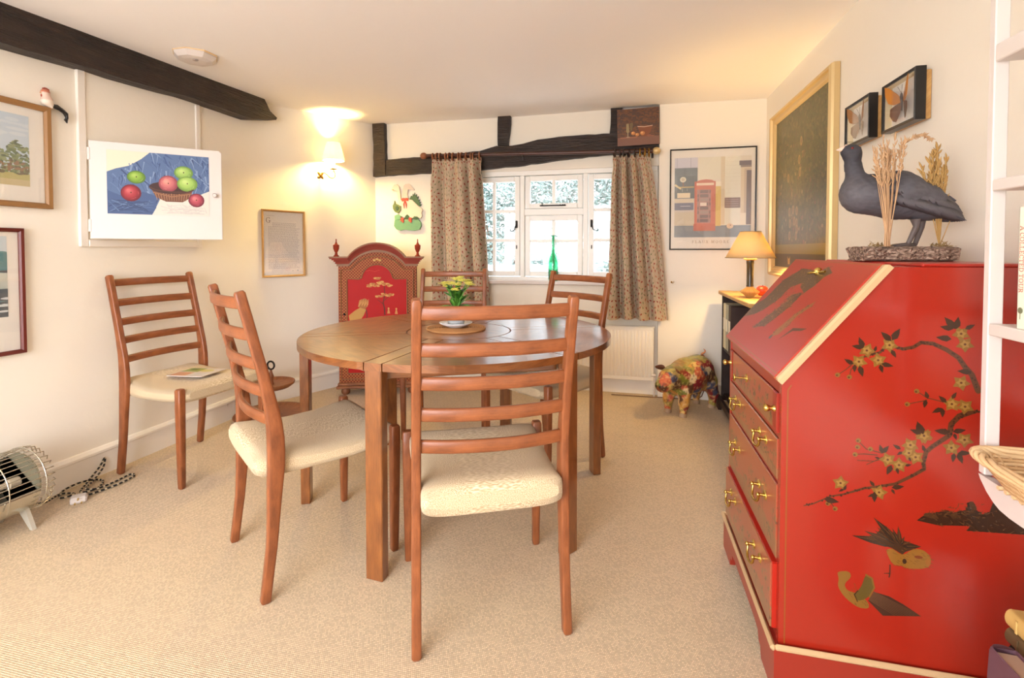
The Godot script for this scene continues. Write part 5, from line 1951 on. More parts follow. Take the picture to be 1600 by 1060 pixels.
	var oct := func(r: float, y: float) -> Array:
		var ring := []
		for i in 8: ring.append(Vector3(r * cos(TAU * (i + 0.5) / 8), y, r * sin(TAU * (i + 0.5) / 8)))
		return ring
	loft(st, [oct.call(0.098, 0.0), oct.call(0.100, -0.012), oct.call(0.082, -0.032), oct.call(0.05, -0.036)], true, [], true, false)
	obj("case", st, M.white, sa)
	st = mb()
	lathe(st, [Vector2(0.012, -0.040), Vector2(0.014, -0.034)], 14, Vector3(0.02, 0, 0.02))
	obj("test_button", st, mat(rgb(150, 140, 136), 0.5), sa)
	st = mb()
	loft(st, [oct.call(0.104, 0.001), oct.call(0.104, -0.006)], true, [], true, false)
	obj("base_plate", st, mat(rgb(232, 200, 150), 0.5), sa)

func butterfly(parent: Node3D, c: Color, c2: Color, s: float) -> void:
	var st := mb()
	var up := [Vector2(0.004, 0.004), Vector2(0.02, 0.024), Vector2(0.05, 0.05), Vector2(0.064, 0.056), Vector2(0.062, 0.03), Vector2(0.05, 0.004), Vector2(0.03, -0.006), Vector2(0.004, -0.004)]
	var lo := [Vector2(0.004, -0.002), Vector2(0.03, -0.008), Vector2(0.045, -0.014), Vector2(0.046, -0.034), Vector2(0.034, -0.052), Vector2(0.024, -0.056), Vector2(0.012, -0.036), Vector2(0.004, -0.014)]
	for part in [[up, c, "fore_wing", 0.010], [lo, c2, "hind_wing", 0.008]]:
		for sg in [-1.0, 1.0]:
			st = mb()
			var poly := []
			for p in part[0]: poly.append(Vector2(p.x * sg, p.y) * s)
			var tilt := Transform3D(Basis(Vector3.UP, -sg * 0.28), Vector3(0, 0, part[3] + 0.002))
			slab(st, poly, 0.0, 0.0012, tilt)
			obj(part[2], st, mat(part[1], 0.7), parent)
	st = mb()
	tube(st, [Vector3(0, 0.02, 0.014) * s, Vector3(0, 0.008, 0.014) * s, Vector3(0, -0.03, 0.012) * s], [0.0025 * s, 0.004 * s, 0.0012 * s], 8)
	for sg in [-1.0, 1.0]: tube(st, [Vector3(0, 0.02, 0.014) * s, Vector3(0.012 * sg, 0.042, 0.018) * s], [0.0006, 0.0008], 5)
	obj("body", st, M.dark, parent)

func right_wall_things() -> void:
	var wr := onwall(-1, 0)
	var oil := thing("oil_painting", "large dark oil painting in a wide gilt frame on the right wall", "painting", P(0.968, 1.46, 3.058), wr)
	var st := mb()
	moulding(st, 0.985, 1.045, 0.062, 0.045, [[0.0, 0.0], [0.0, 0.55], [0.06, 0.8], [0.2, 1.0], [0.36, 0.92], [0.42, 0.62], [0.62, 0.56], [0.72, 0.66], [0.85, 0.6], [1.0, 0.34], [1.0, 0.0]])
	obj("gilt_frame", st, M.gold, oil)
	st = mb()
	quad(st, -0.44, 0.44, -0.47, 0.47, 0.014, 0.012)
	var om := mat(Color.WHITE, 0.34, 0.0, oil_print())
	obj("canvas", st, om, oil)
	for b in [[1.963, 1.617, "right-hand boxed butterfly with orange and brown wings, nearer the shelves", rgb(190, 120, 40), rgb(104, 62, 30), 1.22], [2.273, 1.628, "left-hand boxed butterfly with brown and dusky wings, above the stuffed bird", rgb(150, 104, 62), rgb(128, 96, 66), 1.22]]:
		var t := thing("butterfly_case", b[2], "specimen case", P(0.969, b[1], b[0]), wr, "boxed butterflies on the right wall")
		st = mb()
		box(st, Vector3(0, -0.004, 0.011), Vector3(0.20, 0.160, 0.020), 0.002)
		obj("wooden_back", st, M.pine, t)
		st = mb()
		moulding(st, 0.214, 0.174, 0.010, 0.050, [[0.0, 0.4], [0.0, 1.0], [0.15, 1.04], [1.0, 1.0], [1.0, 0.4]])
		obj("frame", st, M.black, t)
		st = mb()
		quad(st, -0.099, 0.099, -0.079, 0.079, 0.0225, 0.001)
		obj("mount", st, mat(rgb(252, 248, 242), 0.8), t)
		st = mb()
		moulding(st, 0.196, 0.156, 0.003, 0.044, [[0.0, 0.5], [0.0, 1.0], [1.0, 1.0], [1.0, 0.5]])
		obj("liner", st, mat(rgb(226, 206, 160), 0.8), t)
		var hold := Node3D.new()
		hold.position = Vector3(0, 0.006, 0.022)
		place(hold, "butterfly", t)
		butterfly(hold, b[3], b[4], b[5])
		st = mb()
		quad(st, -0.0985, 0.0985, -0.0785, 0.0785, 0.048, 0.002)
		obj("glass", st, M.pane, t)
	# poster on the window wall
	var po := picture("framed_poster", "framed photographic poster of a red telephone box by the curtain", "poster", P(0.612, 1.477, 3.788), onwall(0, -1), 0.592, 0.742, 0.009, 0.018, M.black, poster_print(), [-0.262, 0.262, -0.278, 0.306])
	letters("F L A U X   M O O R E", 0.026, 0.0005, mat(rgb(170, 150, 120), 0.7), po, Vector3(-0.01, -0.312, 0.0066))
	# small unframed still life propped on the beam
	var so := thing("still_life", "small dark unframed still life propped over the right curtain", "painting", P(0.085, 2.027, 3.782), onwall(0, -1).rotated(Vector3(0, 0, 1), 0.02))
	st = mb()
	quad(st, -0.152, 0.152, -0.137, 0.137, 0.018, 0.0012)
	obj("painted_face", st, mat(Color.WHITE, 0.5, 0.0, stilllife_print()), so)
	st = mb()
	box(st, Vector3(0, 0, 0.008), Vector3(0.305, 0.275, 0.0165), 0.002)
	obj("board", st, M.dark, so)
	goose()

func goose() -> void:
	var t := thing("goose_plaque", "painted wooden plaque of two white geese on a green bush", "plaque", P(-1.815, 1.472, 3.838), onwall(0, -1))
	var S := func(pts: Array) -> Array:
		var out := []
		for p in pts: out.append(Vector2((p[0] - 460) * 0.00046, (530 - p[1]) * 0.00046))
		return out
	var white := mat(rgb(232, 212, 192), 0.6)
	var green := mat(rgb(112, 160, 120), 0.6)
	var deep := mat(rgb(62, 92, 62), 0.6)
	var red := mat(rgb(200, 74, 52), 0.6)
	var add := func(nm: String, pts: Array, z0: float, z1: float, m: Material) -> void:
		var st := mb()
		slab(st, S.call(pts), z0, z1, Transform3D(), 0.002)
		obj(nm, st, m, t)
	add.call("rear_goose", [[360, 360], [370, 240], [390, 140], [430, 105], [490, 100], [520, 120], [600, 205], [595, 225], [545, 210], [480, 205], [462, 300], [480, 360]], 0.002, 0.012, mat(rgb(216, 198, 184), 0.6))
	add.call("tail_leaves", [[500, 390], [540, 320], [560, 350], [575, 285], [590, 330], [608, 265], [618, 330], [650, 295], [642, 360], [685, 335], [668, 400], [712, 395], [690, 440], [730, 440], [708, 480], [745, 485], [715, 525], [620, 470], [560, 400]], 0.002, 0.012, deep)
	add.call("front_goose", [[200, 220], [150, 205], [180, 150], [210, 110], [260, 105], [310, 150], [325, 250], [335, 350], [345, 400], [480, 385], [560, 400], [640, 470], [700, 530], [755, 560], [770, 600], [745, 640], [760, 700], [730, 745], [560, 730], [420, 720], [320, 690], [290, 640], [310, 560], [300, 450], [280, 330], [260, 230]], 0.006, 0.020, white)
	add.call("beak", [[205, 190], [150, 205], [205, 218]], 0.012, 0.021, mat(rgb(206, 150, 100), 0.6))
	add.call("green_bush", [[215, 780], [250, 760], [330, 775], [460, 770], [600, 772], [690, 765], [735, 820], [745, 880], [710, 950], [600, 970], [480, 960], [420, 945], [330, 965], [250, 940], [205, 880]], 0.004, 0.024, green)
	add.call("leaf", [[215, 690], [290, 660], [350, 700], [340, 760], [220, 775]], 0.014, 0.026, green)
	add.call("leaf", [[415, 760], [430, 700], [470, 665], [510, 700], [530, 760]], 0.014, 0.026, deep)
	add.call("leaf", [[565, 755], [610, 705], [670, 710], [715, 750], [640, 765]], 0.014, 0.026, deep)
	add.call("wreath", [[185, 500], [210, 460], [222, 410], [240, 470], [300, 490], [345, 510], [345, 590], [300, 650], [230, 620], [190, 560]], 0.014, 0.028, mat(rgb(96, 112, 66), 0.6))
	add.call("wreath_centre", [[240, 540], [270, 505], [305, 540], [295, 590], [255, 590]], 0.026, 0.032, deep)
	add.call("ribbon_bow", [[350, 375], [410, 370], [430, 385], [450, 365], [500, 370], [490, 420], [440, 415], [465, 470], [455, 555], [440, 480], [428, 425], [415, 480], [412, 555], [395, 480], [415, 420], [370, 425]], 0.018, 0.027, red)
	for x in [375, 535]:
		add.call("ribbon_bow", [[x - 35, 735], [x, 725], [x + 35, 740], [x + 25, 775], [x + 38, 800], [x + 8, 825], [x - 5, 790], [x - 38, 795], [x - 20, 765]], 0.022, 0.031, red)

# ---------------------------------------------------------------- stuffed bird on its base
func bird() -> void:
	var t := thing("mounted_bird", "stuffed dark grey waterbird among dried grasses on a bark base", "taxidermy", P(0.77, 1.0702, 1.62))
	var X := func(x: float, y: float, z := 0.0) -> Vector3: return Vector3(x - 0.77, y - 1.0702, z)
	var grey := rgb(90, 87, 92).srgb_to_linear()
	var headc := rgb(56, 54, 60).srgb_to_linear()
	var f := FastNoiseLite.new()
	f.frequency = 60.0
	var tint := func(p: Vector3) -> Color:
		var c: Color = grey.lerp(headc, clampf((p.y - 0.20) / 0.09, 0.0, 1.0))
		return c * (1.0 + 0.35 * f.get_noise_3d(p.x * 0.4, p.y * 1.6, p.z * 1.6))
	var st := mb()
	skin(st, [
		[X.call(0.672, 1.264), X.call(0.76, 1.260), 0.056, 0.066], [X.call(0.76, 1.260), X.call(0.83, 1.236), 0.066, 0.048], [X.call(0.83, 1.236), X.call(0.885, 1.208), 0.048, 0.020],
		[X.call(0.662, 1.280), X.call(0.649, 1.345), 0.034, 0.0175], [X.call(0.649, 1.345), X.call(0.644, 1.385), 0.0175, 0.019], [X.call(0.645, 1.388), X.call(0.634, 1.391), 0.022, 0.017]],
		0.005, 0.02, tint, func(p: Vector3) -> float: return 0.0008 * sin(p.x * 300.0 + 30.0 * sin(p.y * 40.0)))
	var plum := mat(Color.WHITE, 0.72)
	plum.vertex_color_use_as_albedo = true
	obj("body", st, plum, t)
	st = mb()
	tube(st, [X.call(0.630, 1.398), X.call(0.620, 1.399), X.call(0.604, 1.397)], [0.011, 0.009, 0.001], 10)
	ball(st, X.call(0.629, 1.405), Vector3(0.004, 0.008, 0.006), 8, 6)
	obj("beak", st, mat(rgb(222, 190, 168), 0.5), t)
	for s in [-1.0, 1.0]:
		st = mb()
		ball(st, X.call(0.638, 1.397, s * 0.0205), Vector3(0.004, 0.004, 0.003), 8, 6)
		obj("eye", st, mat(rgb(110, 24, 16), 0.1), t)
		# folded wing of overlapping feathers
		st = mb()
		for row in 4:
			for i in 8:
				var u := i / 7.0
				var x := 0.692 + 0.125 * u + 0.006 * row
				var yc := lerpf(1.262, 1.232, clampf((x - 0.7) / 0.13, 0.0, 1.0))
				var rad := lerpf(0.0655, 0.048, clampf((x - 0.75) / 0.09, 0.0, 1.0)) + 0.0035
				var th := deg_to_rad([62.0, 38.0, 14.0, -10.0][row] - 8.0 * u)
				var nrm := Vector3(0.12, sin(th), s * cos(th))
				blade(st, X.call(x, yc + rad * sin(th), s * rad * cos(th)), Vector3(1.0, -0.20 - 0.16 * u, -s * (0.05 + 0.32 * u)), nrm, 0.052 + 0.05 * u, 0.034, 0.10, 0.0016, 6)
		obj("wing", st, mat(rgb(96, 92, 96), 0.65), t)
		st = mb()
		for i in 4:
			var b: Vector3 = X.call(0.775 + 0.012 * i, 1.226 + 0.012 * i, s * (0.066 - 0.006 * i))
			blade(st, b, Vector3(1.0, -0.22 - 0.03 * i, -s * 0.42), Vector3(0, 0.35, s), 0.135 - 0.01 * i, 0.026, 0.05, 0.0016, 7)
		obj("flight_feathers", st, mat(rgb(88, 85, 90), 0.6), t)
	st = mb()
	for i in 7:
		var a := (i - 3) / 3.0
		blade(st, X.call(0.862, 1.212, a * 0.012), Vector3(1.0, -0.42, a * 0.35), Vector3.UP, 0.062, 0.018, 0.1, 0.0012, 5)
	obj("tail", st, mat(rgb(92, 88, 94), 0.6), t)
	for q in [[0.800, 0.782, 0.018], [0.832, 0.818, -0.02]]:
		st = mb()
		tube(st, [X.call(q[0], 1.19, q[2]), X.call(q[0] + 0.002, 1.168, q[2]), X.call(q[1], 1.116, q[2])], [0.013, 0.0075, 0.006], 9)
		for k in [-0.5, 0.0, 0.5]:
			tube(st, [X.call(q[1], 1.1175, q[2]), X.call(q[1] - 0.02 * cos(k), 1.116, q[2] + 0.022 * sin(k)), X.call(q[1] - 0.042 * cos(k), 1.1145, q[2] + 0.046 * sin(k))], [0.006, 0.005, 0.002], 7)
		obj("leg", st, mat(rgb(96, 84, 80), 0.6), t)
	# bark base: uneven slab
	st = mb()
	var rings := []
	var nr := 26
	for i in nr + 1:
		var x := lerpf(-0.108, 0.108, float(i) / nr)
		var ring := []
		for k in 20:
			var a := TAU * k / 20
			var hz := 0.066 + 0.006 * sin(i * 1.7 + k) + 0.004 * sin(i * 0.6)
			var y := 0.0205 + signf(sin(a)) * pow(absf(sin(a)), 0.3) * (0.0205 + (0.0022 * sin(i * 0.9 + k * 2.1) if sin(a) > 0 else 0.0))
			ring.append(Vector3(x + 0.004 * sin(k * 1.3 + i), y, signf(cos(a)) * pow(absf(cos(a)), 0.35) * hz))
		rings.append(ring)
	loft(st, rings, true, [], true, false)
	obj("bark_base", st, relief(mat(Color.WHITE, 0.9, 0.0, noise_tex(71, 0.05, rgb(118, 92, 76), rgb(200, 172, 150), 256, 4), Vector3(6, 6, 1)), noise_tex(72, 0.06, Color.BLACK, Color.WHITE, 256, 4), 0.6), t)
	st = mb()
	var r := rng(81)
	for c in [[-0.062, 0.02], [0.092, 0.0]]:
		for i in 70:
			var p := Vector3(c[0] + r.randfn(0, 0.012), 0.040 + r.randf() * 0.006, 0.02 + r.randfn(0, 0.012))
			blade(st, p, Vector3(r.randfn(), r.randf() * 0.8, r.randfn()), Vector3.UP, r.randf_range(0.008, 0.02), 0.004, 0.2, 0.0004, 3)
	var moss := obj("moss", st, mat(rgb(176, 146, 96), 0.9), t)
	moss.set_meta("kind", "stuff")
	# dried grasses
	var straw := mat(rgb(206, 166, 124), 0.85)
	straw.backlight_enabled = true; straw.backlight = Color(0.3, 0.24, 0.15)
	st = mb()
	var b0: Vector3 = X.call(0.706, 1.112, 0.075)
	for i in 19:
		var top: Vector3 = X.call(0.695 + r.randfn(0, 0.02), 1.355 + r.randf() * 0.065, 0.080 + r.randfn(0, 0.012))
		var p0 := b0 + Vector3(r.randfn(0, 0.004), 0, r.randfn(0, 0.004))
		tube(st, [p0, p0.lerp(top, 0.5) + Vector3(0, 0.0, 0.004), top], [0.0013, 0.0011, 0.0006], 4)
		for k in 16:
			var p := p0.lerp(top, r.randf_range(0.62, 1.0))
			blade(st, p, (top - p0).normalized() + Vector3(r.randfn(0, 0.35), 0.1, r.randfn(0, 0.35)), Vector3(0, 0, 1), r.randf_range(0.012, 0.024), 0.0035, 0.1, 0.0005, 3)
	# one long drooping spike to the right
	var arc := []
	for p in [[0.708, 1.14], [0.712, 1.25], [0.720, 1.345], [0.738, 1.392], [0.764, 1.412], [0.786, 1.413], [0.800, 1.402]]: arc.append(X.call(p[0], p[1], 0.08))
	tube(st, arc, [0.0013, 0.0012, 0.001, 0.001, 0.0008, 0.0007, 0.0005], 4)
	for i in 150:
		var u := r.randf_range(2.2, 5.99)
		var k := int(u)
		var p: Vector3 = arc[k].lerp(arc[k + 1], u - k)
		blade(st, p, (arc[k + 1] - arc[k]).normalized() + Vector3(r.randfn(0, 0.5), r.randfn(0, 0.5), r.randfn(0, 0.5)), Vector3(0, 0, 1), r.randf_range(0.008, 0.014), 0.003, 0.1, 0.0005, 3)
	for q in [[0.668, 1.33], [0.672, 1.345], [0.735, 1.36]]:
		var top: Vector3 = X.call(q[0], q[1], 0.085)
		tube(st, [b0, b0.lerp(top, 0.6), top], [0.0012, 0.001, 0.0006], 4)
		for k in 12: blade(st, b0.lerp(top, r.randf_range(0.8, 1.0)), Vector3(r.randfn(0, 0.5), 1, r.randfn(0, 0.5)), Vector3(0, 0, 1), 0.016, 0.004, 0.1, 0.0005, 3)
	obj("dried_grass", st, straw, t)
	st = mb()
	var b1: Vector3 = X.call(0.863, 1.112, 0.01)
	for i in 9:
		var a := [-0.05, -0.03, -0.016, -0.004, 0.004, 0.012, 0.022, -0.02, 0.0][i] as float
		var top: Vector3 = X.call(0.855 + a * 0.9, 1.30 + [0.03, 0.05, 0.075, 0.092, 0.06, 0.03, 0.055, 0.02, 0.0][i], 0.01 + r.randfn(0, 0.008))
		tube(st, [b1, b1.lerp(top, 0.5), top], [0.0016, 0.0014, 0.0006], 4)
		for k in 46:
			var u := r.randf_range(0.42, 1.0)
			blade(st, b1.lerp(top, u), (top - b1).normalized() + Vector3(r.randfn(0, 0.30), 0.1, r.randfn(0, 0.3)), Vector3(0, 0, 1), r.randf_range(0.02, 0.036) * (1.25 - 0.6 * u), 0.0055, 0.1, 0.0006, 3)
	tube(st, [b1, X.call(0.884, 1.19, 0.02)], [0.0015, 0.001], 4)
	obj("dried_fern", st, mat(rgb(190, 150, 88), 0.85), t)

# ---------------------------------------------------------------- patchwork pig
func pig() -> void:
	var t := thing("patchwork_pig", "pig figure covered in bright flowered patches standing on the carpet", "figurine", P(0.424, 0, 3.499), facing(-0.66, -0.75))
	# local: ahead is -z, x to its right
	var seeds := []
	var r := rng(91)
	var cols := [rgb(206, 150, 70), rgb(190, 80, 50), rgb(226, 190, 110), rgb(126, 126, 52), rgb(150, 46, 48), rgb(214, 120, 60), rgb(96, 60, 40), rgb(230, 206, 160), rgb(170, 150, 70), rgb(84, 88, 110), rgb(200, 100, 70), rgb(140, 70, 40)]
	for i in 420: seeds.append([Vector3(r.randf_range(-0.15, 0.15), r.randf_range(0, 0.42), r.randf_range(-0.34, 0.2)), cols[r.randi() % cols.size()].srgb_to_linear(), r.randf_range(0.4, 1.0)])
	var f := FastNoiseLite.new()
	f.frequency = 34.0
	var tint := func(p: Vector3) -> Color:
		var best := 1e9
		var second := 1e9
		var c := Color.WHITE
		for s in seeds:
			var q: Vector3 = s[0]
			var d := q.distance_squared_to(p)
			if d < best:
				second = best; best = d; c = s[1]
			elif d < second: second = d
		var petal := f.get_noise_3d(p.x, p.y, p.z)
		if petal > 0.22: c = c.lerp(Color(0.75, 0.5, 0.22), 0.6)
		elif petal < -0.28: c = c.lerp(Color(0.12, 0.06, 0.04), 0.65)
		if p.y > 0.31 and absf(p.x) < 0.06: c = c.lerp(Color(0.24, 0.26, 0.07), 0.6)
		return c
	var st := mb()
	var bones := [[Vector3(0, 0.215, 0.09), Vector3(0, 0.205, -0.09), 0.098, 0.088], [Vector3(0, 0.258, 0.105), Vector3(0, 0.245, -0.02), 0.112, 0.116], [Vector3(0, 0.245, -0.02), Vector3(0, 0.245, -0.15), 0.112, 0.086],
		[Vector3(0, 0.25, -0.15), Vector3(-0.01, 0.262, -0.225), 0.078, 0.066], [Vector3(-0.01, 0.25, -0.23), Vector3(-0.015, 0.228, -0.29), 0.052, 0.041], [Vector3(-0.015, 0.226, -0.29), Vector3(-0.016, 0.224, -0.308), 0.041, 0.038]]
	for s in [-1.0, 1.0]:
		bones.append([Vector3(s * 0.062, 0.16, -0.125), Vector3(s * 0.062, 0.09, -0.135), 0.047, 0.030])
		bones.append([Vector3(s * 0.062, 0.09, -0.135), Vector3(s * 0.060, 0.018, -0.14), 0.028, 0.022])
		bones.append([Vector3(s * 0.066, 0.19, 0.14), Vector3(s * 0.066, 0.105, 0.195), 0.060, 0.034])
		bones.append([Vector3(s * 0.066, 0.105, 0.195), Vector3(s * 0.062, 0.018, 0.188), 0.029, 0.022])
	skin(st, bones, 0.0085, 0.03, tint, func(p: Vector3) -> float: return 0.0016 * sin(p.x * 120.0) * sin(p.y * 130.0) * sin(p.z * 110.0))
	var m := mat(Color.WHITE, 0.42)
	m.vertex_color_use_as_albedo = true
	obj("body", st, m, t)
	for s in [-1.0, 1.0]:
		st = mb()
		blade(st, Vector3(s * 0.046 - 0.01, 0.308, -0.205), Vector3(s * 0.75, 0.50, -0.42), Vector3(s * 0.3, 0.5, 0.8), 0.062, 0.055, 0.5, 0.004, 7)
		obj("ear", st, mat(rgb(120, 70, 46), 0.6), t)
		st = mb()
		ball(st, Vector3(s * 0.042 - 0.012, 0.282, -0.262), Vector3(0.006, 0.006, 0.005), 8, 6)
		obj("eye", st, M.black, t)
		for z in [-0.141, 0.188]:
			st = mb()
			tube(st, [Vector3(s * 0.060, 0.0, z - 0.004), Vector3(s * 0.060, 0.012, z - 0.003), Vector3(s * 0.060, 0.026, z)], [0.025, 0.025, 0.021], 12)
			obj("hoof", st, mat(rgb(176, 146, 116), 0.6), t)
	st = mb()
	for s in [-1.0, 1.0]: ball(st, Vector3(-0.016 + s * 0.014, 0.225, -0.346), Vector3(0.006, 0.009, 0.004), 8, 6)
	obj("nostril", st, M.dark, t)
	st = mb()
	var tail := []
	for i in 10:
		var a := i * 0.75
		tail.append(Vector3(0.012 * sin(a), 0.345 + 0.0065 * i, 0.175 + 0.012 * cos(a)))
	tube(st, tail, [0.010, 0.009, 0.008, 0.008, 0.007, 0.007, 0.006, 0.005, 0.004, 0.002], 8)
	obj("tail", st, mat(rgb(190, 120, 80), 0.5), t)

# ---------------------------------------------------------------- white shelves on the right
func bookcase() -> void:
	var t := thing("shelf_unit", "white painted open shelf unit at the right edge of the room", "shelves", P(0.70, 0, 1.155))
	var L := func(x: float, y: float, d: float) -> Vector3: return Vector3(x - 0.70, y, -(d - 1.155))
	var st := mb()
	box(st, L.call(0.7125, 1.3965, 1.155), Vector3(0.025, 1.49, 0.017), 0.002)
	obj("upright", st, M.white, t)
	for q in [[1.502, 0.034, 0.70], [1.239, 0.022, 0.70], [0.956, 0.023, 0.70], [0.648, 0.02, 0.7195]]:
		st = mb()
		box(st, L.call((q[2] + 0.956) / 2, q[0] - q[1] / 2, 0.775), Vector3(0.956 - q[2], q[1], 0.742), 0.002)
		obj("shelf", st, M.white, t)
	st = mb()
	box(st, L.call(0.828, 1.395, 0.395), Vector3(0.256, 1.49, 0.016), 0.002)
	obj("end_panel", st, M.white, t)
	st = mb()
	var br := [Vector2(1.163, 0.6485), Vector2(1.158, 0.64), Vector2(1.140, 0.622), Vector2(1.122, 0.610), Vector2(1.105, 0.603), Vector2(1.08, 0.600), Vector2(0.404, 0.600), Vector2(0.404, 0.6485)]
	slab(st, br, 0.0, 0.018, Transform3D(Vector3(0, 0, -1), Vector3.UP, Vector3(1, 0, 0), L.call(0.70, 0, 0)), 0.002)
	obj("curved_apron", st, M.white, t)
	st = mb()
	for y in [1.39, 0.80]: box(st, L.call(0.963, y, 0.775), Vector3(0.012, 0.05, 0.742), 0.0)
	obj("wall_rail", st, M.white, t)
	# the pale book that stands on the middle shelf
	var b := thing("book", "pale book with red and green spine lettering on the white shelf", "book", P(0.703, 0.9565, 1.062))
	st = mb()
	box(st, Vector3(0.075, 0.112, 0), Vector3(0.146, 0.214, 0.030), 0.0)
	obj("pages", st, M.paper, b)
	st = mb()
	box(st, Vector3(0.0015, 0.112, 0), Vector3(0.003, 0.224, 0.037), 0.001)
	for z in [-0.0172, 0.0172]: box(st, Vector3(0.076, 0.112, z), Vector3(0.152, 0.224, 0.0025), 0.0008)
	obj("cover", st, mat(rgb(240, 236, 216), 0.5), b)
	var spine := Basis(Vector3(0, -1, 0), Vector3(0, 0, -1), Vector3(-1, 0, 0))
	spine = Basis(Vector3(0, -1, 0), Vector3(0, 0, -1).cross(Vector3.ZERO) + Vector3(0, 0, -1), Vector3(0, -1, 0).cross(Vector3(0, 0, -1)))
	letters("A COLLECTED TOUR", 0.0125, 0.0004, mat(rgb(196, 120, 100), 0.6), b, Vector3(-0.0004, 0.128, -0.010), Basis(Vector3(0, -1, 0), Vector3(0, 0, -1), Vector3(1, 0, 0)) if false else Basis(Vector3(0, -1, 0), Vector3(0, 0, 1), Vector3(-1, 0, 0)), true, "red_lettering")
	letters("OF PARADISE", 0.0125, 0.0004, mat(rgb(150, 160, 130), 0.6), b, Vector3(-0.0004, 0.120, 0.003), Basis(Vector3(0, -1, 0), Vector3(0, 0, 1), Vector3(-1, 0, 0)), true, "green_lettering")
	st = mb()
	ball(st, Vector3(-0.0002, 0.034, -0.010), Vector3(0.0006, 0.006, 0.006), 12, 6)
	box(st, Vector3(-0.0003, 0.024, -0.010), Vector3(0.0006, 0.012, 0.0012), 0.0)
	obj("tree_emblem", st, mat(rgb(120, 124, 96), 0.6), b)
	st = mb()
	ball(st, Vector3(-0.0002, 0.036, 0.008), Vector3(0.0006, 0.005, 0.005), 12, 6)
	obj("red_dot", st, mat(rgb(196, 110, 96), 0.6), b)
	# wicker tray basket on the lowest shelf
	var w := thing("wicker_basket", "pale woven wicker tray basket on the lowest white shelf", "basket", P(0.797, 0.6487, 0.897))
	var wick := [mat(rgb(226, 192, 144), 0.6), mat(rgb(204, 164, 116), 0.6)]
	var hx := 0.115
	var hz := 0.20
	var rr := rng(95)
	var loop := func(k: float, y: float, wob: float, ph: float) -> Array:
		var pts := []
		var n := 72
		for i in n + 1:
			var a := TAU * (i % n) / n
			var cx := signf(cos(a)) * pow(absf(cos(a)), 0.24) * (hx + k)
			var cz := signf(sin(a)) * pow(absf(sin(a)), 0.24) * (hz + k)
			var off := wob * sin(i * PI + ph)
			pts.append(Vector3(cx + off * signf(cx) * 0.6, y + absf(off) * 0.2, cz + off * signf(cz) * 0.6))
		return pts
	for j in 9:
		st = mb()
		tube(st, loop.call(-0.006 + j * 0.0038, 0.006 + j * 0.0058, 0.003 if j % 2 else -0.003, 0.5), 0.0036, 6)
		obj("weave", st, wick[j % 2], w)
	st = mb()
	for i in 40:
		var a := TAU * i / 40
		var d := Vector3(signf(cos(a)) * pow(absf(cos(a)), 0.35), 0, signf(sin(a)) * pow(absf(sin(a)), 0.35))
		tube(st, [Vector3(d.x * (hx - 0.006), 0.002, d.z * (hz - 0.006)), Vector3(d.x * (hx + 0.03), 0.06, d.z * (hz + 0.03))], 0.003, 5)
	obj("stake", st, wick[1], w)
	st = mb()
	for j in 4:
		var base: Array = loop.call(0.030, 0.060, 0.0, 0.0)
		var pts := []
		for i in base.size():
			var a := i * TAU / 9.0 + j * TAU / 4
			var p: Vector3 = base[i]
			var o := Vector3(p.x, 0, p.z).normalized()
			pts.append(p + o * cos(a) * 0.008 + Vector3.UP * sin(a) * 0.006)
		tube(st, pts, 0.0045, 6)
	obj("plaited_rim", st, wick[0], w)
	st = mb()
	for i in 22: tube(st, [Vector3(-hx + 0.004, 0.004, lerpf(-hz, hz, (i + 0.5) / 22)), Vector3(0, 0.007 if i % 2 else 0.004, lerpf(-hz, hz, (i + 0.5) / 22)), Vector3(hx - 0.004, 0.004, lerpf(-hz, hz, (i + 0.5) / 22))], 0.0045, 5)
	obj("woven_base", st, wick[0], w)
	# low stool that carries the pile of old books
	var s := thing("low_stool", "low dark wooden stool under the pile of old books", "stool", P(0.836, 0, 0.93))
	st = mb()
	box(st, Vector3(0, 0.303, 0), Vector3(0.25, 0.024, 0.36), 0.004)
	obj("seat", st, M.dark, s)
	for x in [-0.10, 0.10]:
		for z in [-0.15, 0.15]:
			st = mb()
			box(st, Vector3(x, 0.1455, z), Vector3(0.03, 0.291, 0.03), 0.003)
			obj("leg", st, M.dark, s)
	# tall folio standing against the pile, board towards the room, spine at its far end
	var fol := thing("folio", "large worn purple leather folio standing upright before the old books", "book", P(0.652, 0.0, 0.90), Basis(Vector3(0, 0, 1), -0.04))
	var pur := relief(mat(rgb(96, 62, 72), 0.6), noise_tex(72, 0.06, Color.BLACK, Color.WHITE, 256, 4), 0.08)
	st = mb()
	for x in [-0.019, 0.019]: box(st, Vector3(x, 0.192, 0.0), Vector3(0.004, 0.384, 0.27), 0.0018)
	var sp := []
	for y in [0.0, 0.01, 0.374, 0.384]:
		var ring := []
		var k := 0.8 if y < 0.005 or y > 0.38 else 1.0
		for i in 13:
			var an := PI * i / 12
			ring.append(Vector3(cos(an) * 0.021 * k, y, -0.133 - sin(an) * 0.012 * k))
		for i in 13:
			var an := PI - PI * i / 12
			ring.append(Vector3(cos(an) * 0.017, y, -0.131 - sin(an) * 0.008))
		sp.append(ring)
	loft(st, sp)
	obj("cover", st, pur, fol)
	st = mb()
	box(st, Vector3(0, 0.192, 0.0), Vector3(0.034, 0.372, 0.258), 0.0)
	obj("pages", st, mat(rgb(170, 140, 120), 0.9), fol)
